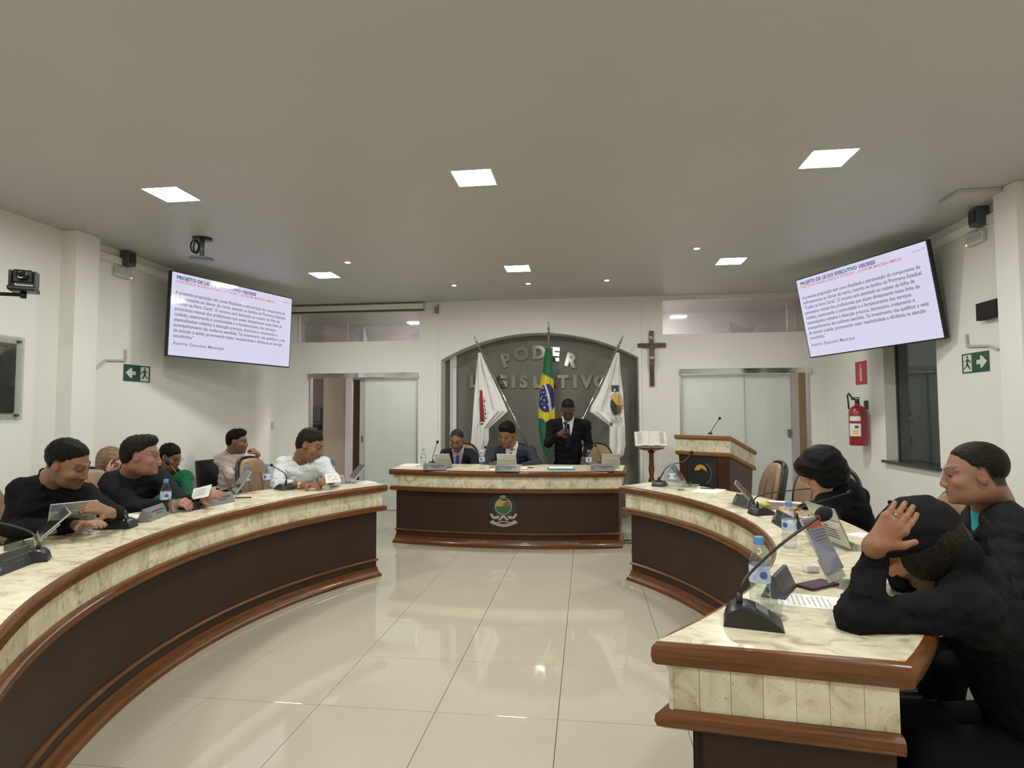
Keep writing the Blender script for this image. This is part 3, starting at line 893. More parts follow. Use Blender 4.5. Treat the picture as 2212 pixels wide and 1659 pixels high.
mb = MB(); vs = [(ec[0]+.085*math.cos(a), yb-.002, ec[1]+.02+.085*math.sin(a)) for a in np.linspace(0.05, 3.09, 24)]
vs += [(ec[0]-.06, yb-.002, ec[1]+.03), (ec[0]-.02, yb-.002, ec[1]+.035), (ec[0]+.01, yb-.002, ec[1]+.06), (ec[0]+.04, yb-.002, ec[1]+.05)]
mb.add(vs, [tuple(range(len(vs)))]); mb.build('emblem_sun', EMB_Y, pl)
mb = MB(); disc(mb, ec, .140, .150, -60, 60, yb-.002); mb.build('emblem_wreath', EMB_S, pl)
mb = MB(); disc(mb, (ec[0], ec[1]+.02), .17, .20, -125, -55, yb-.002); mb.build('emblem_ribbon', mat('emblem_black', (.004, .004, .004), .5), pl)


def goose(root, pts, r=.0045, head=True, hr=.018, hl=.045, ring=False, hm=None):
    """bent stem with a foam head"""
    P = [Vector(p) for p in pts]; C = []
    for i in range(len(P)-1):
        p0, p1, p2, p3 = P[max(i-1, 0)], P[i], P[i+1], P[min(i+2, len(P)-1)]
        for k in range(8):
            t = k/8; C.append(.5*((2*p1)+(p2-p0)*t+(2*p0-5*p1+4*p2-p3)*t*t+(3*p1-p0-3*p2+p3)*t**3))
    C.append(P[-1])
    n = len(C)
    MB().tube(C, [r*(1.9-.9*min(1, k/(n*.25))) for k in range(n)], 8).build('gooseneck', BLACKP, root, True)
    if head:
        d = (C[-1]-C[-2]).normalized(); F = d.to_track_quat('Z', 'Y').to_matrix().to_4x4(); F.translation = C[-1]
        if ring: mb = MB(); mb.lathe([(r*1.2, -.004), (r*2.0, -.002), (r*2.0, .012), (r*1.2, .014)], 14, frame=F); mb.build('light_ring', mat('ring_red', (.20, .05, .05), .4), root, True)
        prof = [(0, hl), (hr*.6, hl*.93), (hr*.95, hl*.68), (hr, hl*.45), (hr*.85, hl*.15), (hr*.4, 0), (0, -.002)]
        mb = MB(); mb.lathe(prof, 16, frame=F); mb.build('foam_head', mat('foam', (.008, .008, .009), .95, bump=.4, bscale=500), root, True)


G = thing('lectern_microphone', 'thin gooseneck microphone rising from the lectern top', 'microphone', (0, 0, 0))
p0 = bp(1534, 936, Y=7.55); p1 = bp(1553, 906, Y=7.5)
MB().lathe([(.03, -.012), (.03, .0), (.012, .012)], 14, c=p0).build('socket', BLACKP, G, True)
goose(G, [p0, p0.lerp(p1, .5)+Vector((-.004, 0, 0)), p1], .004, True, .017, .035)

# ================================================================== BIBLE STAND
pb = bp(1408, 1050, Y=8.05); BX, BY = pb.x, pb.y
S = thing('book_stand', 'turned dark wood pedestal book stand beside the niche', 'stand', (BX, BY, 0))
z1 = bp(1408, 968, Y=BY).z
prof = [(.16, 0), (.165, .02), (.12, .05), (.05, .08), (.03, .12), (.045, .18), (.028, .24), (.05, .34), (.055, .42), (.03, .50), (.045, .56), (.026, .62), (.04, .72), (.03, .80), (.03, z1-.07), (.05, z1-.05), (.03, z1-.03)]
MB().lathe(prof, 20).build('column', WOOD, S, 'auto')
mb = MB(); mb.lathe([(.03, z1-.045), (.13, z1-.02), (.17, z1-.003), (.17, z1+.012), (0, z1+.012)], 24); mb.build('tray', WOOD, S, 'auto')
tl, tr, br, bl = [bp(*q, Y=BY) for q in ((1374, 933), (1443, 929), (1446, 961), (1376, 963))]
Bk = thing('open_book', 'large open book with cream pages resting on the pedestal stand', 'book', (BX, BY, z1+.022))
wd = (tr.x-tl.x)/2; hgt = .235; tilt = math.radians(52)
R = Matrix.Rotation(tilt, 4, 'X')
for s in (-1, 1):
    mb = MB(); prof = []
    for k in range(9):
        u = k/8; prof.append((s*u*wd, .012+.022*math.sin(min(1, u*1.3)*math.pi)*(1-u*.5)))
    vs = []
    for x, z in prof: vs += [R @ Vector((x, 0, z)), R @ Vector((x, hgt, z)), R @ Vector((x, hgt, -.006)), R @ Vector((x, 0, -.006))]
    fs = []
    for k in range(8):
        for q in range(4): fs.append((4*k+q, 4*k+(q+1) % 4, 4*k+4+(q+1) % 4, 4*k+4+q))
    fs += [(0, 1, 2, 3), (32, 33, 34, 35)]
    mb.add(vs, fs); pg = mb.build('page_block', mat('page', (.70, .68, .61), .7), Bk, 'auto')
    tx = MB()
    for c_ in (.25, .70):
        for r_ in range(14):
            y = hgt*(.90-.058*r_); u0 = c_-.17; u1 = c_+.17*(.9+.1*math.sin(r_*2.1+s))
            za = .0125+.022*math.sin(min(1, u0*1.3)*math.pi)*(1-u0*.5)+.0012; zb_ = .0125+.022*math.sin(min(1, u1*1.3)*math.pi)*(1-u1*.5)+.0012
            tx.quad(*[R @ Vector(q) for q in ((s*u0*wd, y, za), (s*u1*wd, y, zb_), (s*u1*wd, y+.0045, zb_), (s*u0*wd, y+.0045, za))])
    tx.build('printed_lines', mat('print_grey', (.42, .40, .36), .8), pg)
MB().box((0, .01, .0), (.02, .02, .02)).build('spine', WOOD, Bk)

# ================================================================== WALL FITTINGS
def exit_sign(label, x, y0, y1, z0, z1, flip):
    side = 1 if x < 0 else -1
    T = thing('exit_sign', label, 'sign', (x, (y0+y1)/2, (z0+z1)/2), 0, 'green exit signs')
    w, h = abs(y1-y0), z1-z0
    # local frame: a runs to the viewer's right on the sign
    F = frame((side*.006, 0, 0), (0, side, 0), (0, 0, 1))
    def poly(mb, pts, z): mb.add([F @ Vector((px*w, py*h, z)) for px, py in pts], [tuple(range(len(pts)))])
    mb = MB(); mb.box((side*.003, 0, 0), (.006, w, h)); mb.build('board', mat('sign_green', (.010, .065, .040), .4), T)
    Wt = mat('sign_white', (.66, .68, .60), .5); Gd = MATS['sign_green']
    f = -1 if flip else 1
    m1 = MB(); poly(m1, [(f*.12, -.44), (f*.44, -.44), (f*.44, .42), (f*.12, .42)], .0008); m1.build('doorway', Wt, T)
    m2 = MB(); poly(m2, [(f*-.06, .11), (f*-.20, .11), (f*-.20, .30), (f*-.26, .30), (f*-.44, .0), (f*-.26, -.30), (f*-.20, -.30), (f*-.20, -.11), (f*-.06, -.11)], .0008); m2.build('arrow', Wt, T)
    m3 = MB(); c = f*.28
    poly(m3, [(c+.035*math.cos(a), .31+.075*math.sin(a)) for a in np.linspace(0, 6.28, 12)[:-1]], .0016)
    g = -f
    for P in ([(-.03, .22), (.05, .22), (.03, -.05), (-.04, -.05)], [(-.04, -.02), (.03, -.05), (.12, -.30), (.07, -.33), (-.02, -.12)],
              [(-.03, -.02), (.01, -.08), (-.06, -.22), (-.13, -.30), (-.16, -.26), (-.08, -.17)], [(-.03, .22), (-.02, .15), (-.09, .08), (-.13, .10), (-.12, .14), (-.08, .13)],
              [(.04, .21), (.10, .12), (.16, .02), (.12, 0.0), (.03, .14)]):
        poly(m3, [(c+g*x_, y_) for x_, y_ in P], .0016)
    m3.build('running_figure', Gd, T)
    return T


exit_sign('green exit sign with left arrow and running figure on the left wall', X0, 5.545, 5.915, 1.815, 1.99, False)
exit_sign('green exit sign with right arrow and running figure on the right wall', X1, 5.31, 5.66, 1.80, 1.97, True)


def wallbox(name, label, cat, loc, size, m, bev=.006):
    mb = MB(); mb.box((0, 0, 0), size); o = mb.build(name, m, bevel=bev); o.location = loc
    return tag(o, label, cat)


# fire extinguisher and its sign
T = thing('extinguisher_sign', 'red sign with a white extinguisher pictogram on the right wall', 'sign', (X1, 7.60, 1.94))
mb = MB(); mb.box((-.003, 0, 0), (.006, .29, .28)); mb.build('board', mat('sign_red', (.42, .045, .055), .5), T)
mb = MB(); mb.prism([(-.028, -.10), (.028, -.10), (.028, .04), (.012, .07), (-.012, .07), (-.028, .04)], .001, frame((-.0065, 0, 0), (0, -1, 0), (0, 0, 1)))
mb.prism([(-.035, .085), (.03, .085), (.03, .10), (-.035, .10)], .001, frame((-.0065, 0, 0), (0, -1, 0), (0, 0, 1))); mb.build('pictogram', mat('sign_pink', (.72, .42, .40), .5), T)
RED = mat('extinguisher_red', (.30, .012, .02), .3, coat=.4)
E_ = thing('fire_extinguisher', 'red fire extinguisher with paper labels hanging on the right wall', 'fire extinguisher', (X1-.115, bp(1853, 915, X=X1-.115).y, 1.07))
MB().lathe([(.09, 0), (.095, .01), (.095, .39), (.085, .43), (.05, .465), (.028, .475), (.028, .50)], 28).build('cylinder', RED, E_, 'auto')
MB().lathe([(.024, .495), (.024, .54), (.012, .55)], 14).build('valve', BLACKP, E_, True)
mb = MB(); mb.box((-.02, 0, .565), (.10, .02, .012)); mb.box((-.02, 0, .545), (.09, .018, .012)); mb.build('lever', BLACKP, E_, bevel=.003)
MB().tube([(-.01, .0, .53), (-.03, .05, .56), (-.04, .12, .62), (-.04, .16, .60), (-.04, .14, .50), (-.05, .11, .43)], .010, 8).build('hose', BLACKP, E_, True)
mb = MB(); mb.box((.10, 0, .48), (.03, .05, .10)); mb.build('wall_hook', DGREYP, E_)
def wraplabel(root, z0, z1, a0, a1, r, m, nm):
    mb = MB(); n = 14; vs = []
    for k in range(n+1):
        a = math.radians(a0+(a1-a0)*k/n); vs += [(r*math.cos(a), r*math.sin(a), z0), (r*math.cos(a), r*math.sin(a), z1)]
    return mb.add(vs, [(2*k, 2*k+2, 2*k+3, 2*k+1) for k in range(n)]).build(nm, m, root, True)
wraplabel(E_, .29, .345, 190, 265, .0962, PAPER, 'label')
l2 = wraplabel(E_, .11, .26, 185, 265, .0962, PAPER, 'label')
wraplabel(l2, .13, .18, 210, 245, .0968, mat('label_yellow', (.7, .6, .08), .6), 'label_stamp')
mb = MB(); wraplabel(l2, .205, .235, 228, 250, .0968, INK, 'label_mark')

# emergency lamps, detectors, conduits, picture, cameras
def detector(label, x, y, z, side):
    T = thing('wall_loudspeaker', label, 'speaker', (x, y, z))
    mb = MB(); mb.box((side*.06, 0, 0), (.10, .11, .15)); mb.build('housing', mat('bluegrey_plastic', (.07, .085, .095), .5), T, bevel=.012)
    mb = MB(); mb.box((side*.115, 0, 0), (.006, .08, .10)); mb.build('grille', BLACKP, T)
    mb = MB(); mb.tube([(0, 0, .02), (side*.03, 0, .02)], .02); mb.build('bracket', DGREYP, T)
def emergency(label, x, y, z, side):
    T = thing('emergency_lamp', label, 'lamp', (x, y, z))
    mb = MB(); mb.box((side*.02, 0, 0), (.04, .22, .10)); mb.build('housing', mat('lamp_white', (.62, .61, .58), .3), T, bevel=.012)
    mb = MB(); mb.box((side*.043, 0, .0), (.006, .19, .05)); mb.build('diffuser', mat('lamp_diffuser', (.5, .5, .47), .15), T, bevel=.002)
    mb = MB(); mb.sphere((side*.043, .09, -.035), .006); mb.build('indicator', emis('led_red', (1, .25, .1), 6), T)
    mb = MB(); mb.tube([(side*.006, 0, .04), (side*.006, -.006, .055), (side*.008, .0, .068)], .004); mb.build('cable', GREYP, T)
detector('small dark loudspeaker high on the left wall', X0, bp(266, 553, X=X0).y, 3.08, 1)
emergency('white emergency lamp under the loudspeaker on the left wall', X0, bp(262, 590, X=X0).y, bp(262, 590, X=X0).z, 1)
q = bp(2103, 470, X=X1-.1); detector('small dark loudspeaker high on the right wall', X1, q.y, q.z, -1)
q = bp(2113, 515, X=X1); emergency('white emergency lamp under the loudspeaker on the right wall', X1, q.y, q.z, -1)
q = bp(2141, 668, X=X1-.04); wallbox('clock_display', 'blank black wall display box by the right pillar', 'display', (X1-.035, q.y+.03, q.z), (.05, .26, .145), mat('smoked_plastic', (.010, .004, .005), .55, spec=.15))
CON = mat('conduit', (.50, .49, .45), .5)
T = thing('cable_duct', 'pale angled cable duct above the exit sign on the left wall', 'duct', (X0, 0, 0))
mb = MB(); a, b, c_, e = [bp(*k, X=X0) for k in ((270, 755), (270, 779), (226, 778), (203, 797))]
for p, q in ((a, b), (b, c_), (c_, e)): mb.tube([(0.012, p.y, p.z), (0.012, q.y, q.z)], .012, 6)
mb.build('duct', CON, T)
T = thing('cable_duct', 'pale angled cable duct above the exit sign on the right wall', 'duct', (X1, 0, 0))
mb = MB(); a, b, c_, e = [bp(*k, X=X1) for k in ((2090, 722), (2092, 748), (2140, 747), (2160, 755))]
for p, q in ((a, b), (b, c_), (c_, e)): mb.tube([(-.012, p.y, p.z), (-.012, q.y, q.z)], .012, 6)
mb.build('duct', CON, T)
for sx, x, lab in ((1, X0, 'slim white cable trunking along the top of the left wall'), (-1, X1, 'slim white cable trunking along the top of the right wall')):
    mb = MB(); mb.box((0, 0, 0), (.04, 3.5, .07)); o = mb.build('cable_trunking', WALL, bevel=.003); o.location = (x+sx*.02, 5.06+1.75, 3.04); tag(o, lab, 'trunking')
q = bp(588, 920, X=X0); wallbox('light_switch', 'beige switch plate on the left wall near the doorway', 'switch', (X0+.005, q.y, q.z), (.01, .075, .115), mat('switch_beige', (.55, .53, .42), .5), .002)
# framed picture
T = thing('wall_picture', 'dark print under clear acrylic with metal standoffs on the left wall', 'picture', (X0, 4.06, 1.77))
mb = MB(); mb.box((.012, 0, 0), (.004, .62, .58)); mb.build('print', mat('print_dark', (.055, .058, .055), .35, var=.35, vscale=5), T)
mb = MB(); mb.box((.014, -.05, .235), (.002, .50, .10)); mb.build('print_header', mat('print_head', (.22, .17, .17), .4), T)
for z, h_ in ((.262, .012), (.150, .010), (.10, .014)):
    mb = MB(); mb.box((.0165, .05, z), (.001, .30, h_)); mb.build('print_text', mat('print_text', (.03, .028, .028), .5), T)
mb = MB(); disc(mb, (0, 0), .018, .030, 0, 360, 0, 20); o = mb.build('print_logo', mat('logo_red', (.30, .10, .08), .5), T); o.rotation_euler = (0, 0, math.pi/2); o.location = (.0168, .22, .26)
mb = MB(); mb.box((.024, 0, 0), (.006, .74, .70)); mb.build('acrylic_cover', ACRYL, T)
for y in (-.33, .33):
    for z in (-.31, .31): mb = MB(); mb.lathe([(.012, 0), (.012, .03), (.010, .034)], 14, frame=Matrix.Translation((0, y, z)) @ Matrix.Rotation(math.pi/2, 4, 'Y')); mb.build('standoff', mat('standoff_metal', (.13, .13, .12), .3, 1.0), T, True)
# camera on the arm at the left edge
T = thing('broadcast_camera', 'black pan-tilt video camera on a wall arm at the left edge', 'camera', (0, 0, 0))
c0 = bp(52, 605, X=-4.25); s_ = .0031*c0.y/3.9
yaw = Matrix.Rotation(math.radians(35), 4, 'Z')
F = Matrix.Translation(c0) @ yaw
def fb(mb, c, s): mb.box(F @ Vector(c), s, math.radians(35))
mb = MB(); fb(mb, (0, 0, -.075), (.17, .17, .035)); mb.build('base', BLACKP, T, bevel=.01)
mb = MB(); fb(mb, (-.075, 0, .0), (.02, .10, .13)); fb(mb, (.075, 0, .0), (.02, .10, .13)); mb.build('yoke', DGREYP, T, bevel=.008)
mb = MB(); fb(mb, (0, 0, .02), (.12, .11, .10)); mb.build('head', BLACKP, T, bevel=.012)
mb = MB(); mb.lathe([(.036, 0), (.036, .04), (.026, .042), (.0, .036)], 18, frame=F @ Matrix.Translation((0, -.055, .02)) @ Matrix.Rotation(math.pi/2, 4, 'X')); mb.build('lens', mat('lens_glass', (.005, .005, .008), .05), T, True)
mb = MB(); mb.tube([c0+Vector((0, 0, -.14)), c0+Vector((0, 0, -.09))], .02); mb.tube([c0+Vector((0, 0, -.115)), (X0, c0.y-.25, c0.z-.115)], .014); mb.build('wall_arm', BLACKP, T, True)
# ceiling projector mount
T = thing('projector_mount', 'bare ceiling projector mount with coiled cable near the left television', 'mount', (0, 0, 0))
q = bp(437, 515, Z=H)
mb = MB(); mb.lathe([(.09, -.012), (.09, 0)], 20, c=(q.x, q.y, H)); mb.build('ceiling_plate', BLACKP, T, True)
zd = H-.20
mb = MB(); mb.tube([(q.x, q.y, H), (q.x, q.y, zd)], .022, 10); mb.build('tube', GREYP, T, True)
mb = MB(); mb.lathe([(.0, -.008), (.11, -.008), (.11, .004), (.02, .012)], 24, c=(q.x, q.y, zd)); mb.build('mount_plate', mat('mount_grey', (.16, .18, .19), .4), T, True)
mb = MB(); mb.tube([(q.x-.055+.035*math.cos(a), q.y-.02+.02*math.sin(a*.5), H-.085+.06*math.sin(a)) for a in np.linspace(0, 12.4, 40)], .008, 6); mb.build('cable_coil', BLACKP, T, True)
# hatch in the ceiling
a, b = bp(2050, 421, Z=H), bp(2140, 412, Z=H)
a, b = bp(2046, 424, Z=H), bp(2135, 408, Z=H)
mb = MB(); mb.box((0, 0, 0), (.30, .26, .03)); o = mb.build('ceiling_hatch', WALL_C, bevel=.003); o.location = (a.x+.15, a.y-.02, H-.016); tag(o, 'white access hatch in the ceiling by the right pillar', 'hatch')

# ================================================================== EMBLEM ON THE FRONT DESK
T = thing('desk_emblem', 'oval coat of arms with wreath and ribbons on the presiding desk', 'emblem', (0, 0, 0))
EG = mat('emblem_green', (.03, .10, .05), .5); EGD = mat('emblem_wreath_green', (.035, .045, .03), .6); EGY = mat('emblem_gold', (.42, .30, .03), .5); EB = mat('emblem_brown', (.20, .09, .03), .5); EW = mat('emblem_ribbon_grey', (.36, .35, .31), .5)
def epx(px, py, off=0.0):
    x = bp(px, py, Y=6.44).x
    y = FC[1]-math.sqrt((FR_-.036)**2-(x-FC[0])**2)
    return bp(px, py, Y=y-.003-off)
s_ = 100/1659.
def ep(X, Y, off=0.0): return epx(1040+X*s_, 1050+Y*s_, off)
def epoly(pts, m, nm, off):
    mb = MB(); n = len(pts); f = [ep(x, y, off+.004) for x, y in pts]; b = [ep(x, y, 0) for x, y in pts]
    mb.add(f+b, [tuple(range(n))]+[(i, (i+1) % n, (i+1) % n+n, i+n) for i in range(n)]); return mb.build(nm, m, T)
cx_, cy_ = 785, 730
epoly([(cx_+305*math.cos(a), cy_+300*math.sin(a)) for a in np.linspace(0, 6.2832, 41)[:-1]], EW, 'shield_rim', .003)
epoly([(cx_+280*math.cos(a), cy_+272*math.sin(a)) for a in np.linspace(0.0, 3.14159, 24)], EG, 'shield_field', .005)
epoly([(cx_+280*math.cos(a), cy_+250*math.sin(a)) for a in np.linspace(3.14159, 4.3, 12)]+[(830, 545), (790, 620), (760, 720)], EGY, 'shield_sun', .006)
epoly([(760, 720), (800, 600), (880, 555), (960, 540), (1020, 600), (1062, 720)], EB, 'shield_hill', .0065)
epoly([(660, 490), (760, 455), (880, 460), (960, 525), (800, 520)], EMB_D, 'shield_sky', .0062)
# wreath leaves either side
for sgn in (-1, 1):
    for k in range(9):
        a = math.radians(118+k*14.5) if sgn < 0 else math.radians(62-k*14.5)
        for r in (390, 470):
            c0x, c0y = cx_+r*math.cos(a), cy_-10-r*.93*math.sin(a)
            t_ = a+sgn*.5+math.pi/2
            pts = [(c0x+62*math.cos(t_)*math.cos(q)-24*math.sin(t_)*math.sin(q), c0y-(62*math.sin(t_)*math.cos(q)+24*math.cos(t_)*math.sin(q))) for q in np.linspace(0, 6.2832, 9)[:-1]]
            epoly(pts, EGD, 'wreath_leaf', .001)
for k in range(22):
    a = 2*math.pi*k/22
    pts = [(cx_+r*math.cos(a+d_), cy_+r*math.sin(a+d_)) for r, d_ in ((315, -.03), (350, -.02), (350, .02), (315, .03))]
    epoly(pts, EW, 'ray', .001)
epoly([(640, 370), (720, 330), (830, 330), (900, 365), (870, 415), (680, 415)], EW, 'crest', .008)
rib = [(290, 1310), (390, 1215), (520, 1290), (650, 1345), (790, 1365), (930, 1345), (1060, 1290), (1200, 1215), (1310, 1310), (1250, 1350), (1200, 1365), (1060, 1415), (930, 1455), (790, 1470), (650, 1450), (520, 1410), (390, 1365)]
epoly(rib, EW, 'motto_ribbon', .003)
epoly([(540, 1280), (800, 1245), (1050, 1285), (940, 1315), (800, 1280), (640, 1315)], EW, 'ribbon', .002)
for q in ([(300, 1010), (345, 975), (390, 1010), (450, 1090), (640, 1050), (650, 1120), (580, 1180), (410, 1180), (350, 1100)],):
    epoly(q, EW, 'ribbon', .002); epoly([(1585-x, y) for x, y in q], EW, 'ribbon', .002)
epoly([(700, 1050), (860, 1050), (880, 1120), (985, 1200), (960, 1240), (890, 1225), (785, 1130), (690, 1230), (620, 1240), (600, 1200), (690, 1120)], EW, 'ribbon', .004)
for k in range(9):
    x = 470+k*75; y = 1345+60*math.sin((k+.5)/9*math.pi)
    epoly([(x-14, y-12), (x+18, y-10), (x+18, y+14), (x-14, y+12)], mat('motto_ink', (.16, .15, .13), .6), 'motto_mark', .004)

# ================================================================== CHAIRS
def make_chair():
    C_ = thing('council_chair', 'tan leather council chair', 'chair')
    # local: sitter looks along +y, back at y<0
    def outline(s=1.0, n=28):
        P = []
        for k in range(n):
            a = 2*math.pi*k/n; ca, sa = math.cos(a), math.sin(a)
            e = .62; P.append((.245*s*math.copysign(abs(ca)**e, ca), .30*s*math.copysign(abs(sa)**(e if sa < 0 else .8), sa)))
        return P
    def back(nm, off0, off1, sc, m, zc=.74):
        mb = MB(); o = outline(sc); n = len(o); rings = []
        prof = [(off0, .90), (off0+(off1-off0)*.25, .985), (off0+(off1-off0)*.6, 1.0), (off1, .90), (off1, .55), (off1, .0)]
        for d, k in prof:
            for x, z in o:
                X, Z_ = x*k, z*k
                curve = .10*(X/.25)**2*.5
                mb.v.append((X, -.25-d+curve-(Z_+.05)*.16, zc+Z_))
            rings.append(k)
        for j in range(len(prof)-1):
            for i in range(n):
                mb.f.append((j*n+i, j*n+(i+1) % n, (j+1)*n+(i+1) % n, (j+1)*n+i)); mb.m.append(0)
        mb.f.append(tuple(range(n))); mb.m.append(0)
        return mb.build(nm, m, C_, True)
    back('back_cushion', 0.0, -.055, .98, LEATHER)
    back('back_shell', .0, .040, 1.0, SHELLG)
    mb = MB(); o = outline(1.012, 40)
    mb.tube([(x, -.25+.05*(x/.25)**2-(z+.05)*.16-.002, .74+z) for x, z in o]+[(o[0][0], -.25+.05*(o[0][0]/.25)**2-(o[0][1]+.05)*.16-.002, .74+o[0][1])], .012, 6); mb.build('edge_piping', BLACKP, C_, True)
    for x in (-.10, .10):
        mb = MB(); mb.tube([(x, -.222+.05*(x/.25)**2+.045, .53), (x*1.05, -.25+.01+.045, .80), (x*.9, -.29+.045, .98)], .004, 5); mb.build('seam', mat('seam_brown', (.13, .07, .035), .6), C_, True)
    mb = MB(); mb.box((0, 0.02, .455), (.50, .48, .085)); mb.build('seat', LEATHER, C_, 'auto', bevel=.035, seg=4)
    mb = MB(); mb.box((0, 0.02, .405), (.46, .44, .02)); mb.build('seat_pan', SHELLG, C_)
    for s in (-1, 1):
        mb = MB(); mb.tube([(s*.24, .10, .42), (s*.29, .12, .46), (s*.29, .13, .62), (s*.29, .08, .66), (s*.29, -.12, .66), (s*.28, -.20, .60), (s*.25, -.24, .56)], .016, 8); mb.build('armrest', BLACKP, C_, True)
    mb = MB(); mb.tube([(0, -.12, .40), (0, -.27, .42), (0, -.285, .62)], .02, 8); mb.build('back_support', BLACKP, C_, True)
    mb = MB(); mb.lathe([(.035, .10), (.035, .25), (.022, .25), (.022, .40)], 14); mb.build('gas_column', BLACKP, C_, 'auto')
    for k in range(5):
        a = math.radians(18+72*k); mb = MB(); e = Vector((.29*math.cos(a), .29*math.sin(a), 0))
        mb.tube([(0, 0, .13), e*.6+Vector((0, 0, .115)), e+Vector((0, 0, .075))], [.028, .02, .014], 8); l = mb.build('foot', BLACKP, C_, True)
        mb = MB(); mb.lathe([(.010, -.02), (.028, -.018), (.028, .018), (.010, .02)], 14, frame=Matrix.Translation(e+Vector((0, 0, .0285))) @ Matrix.Rotation(a, 4, 'Z') @ Matrix.Rotation(math.pi/2, 4, 'X')); mb.build('caster', BLACKP, l, 'auto')
    return C_


chair0 = make_chair(); _first = [True]
def chair(x, y, face, label, z=0):
    """face = direction (degrees) the sitter looks to"""
    rz = math.radians(face-90)
    if _first[0]:
        _first[0] = False; chair0.location = (x, y, z); chair0.rotation_euler = (0, 0, rz); chair0['label'] = label; chair0['group'] = 'tan leather council chairs'; return chair0
    return dup(chair0, (x, y, z), rz, label, 'tan leather council chairs')

# ================================================================== PEOPLE (signed-distance modelling, one continuous surface per body)
def V3(a): return np.array([a[0], a[1], a[2]], dtype=np.float64)


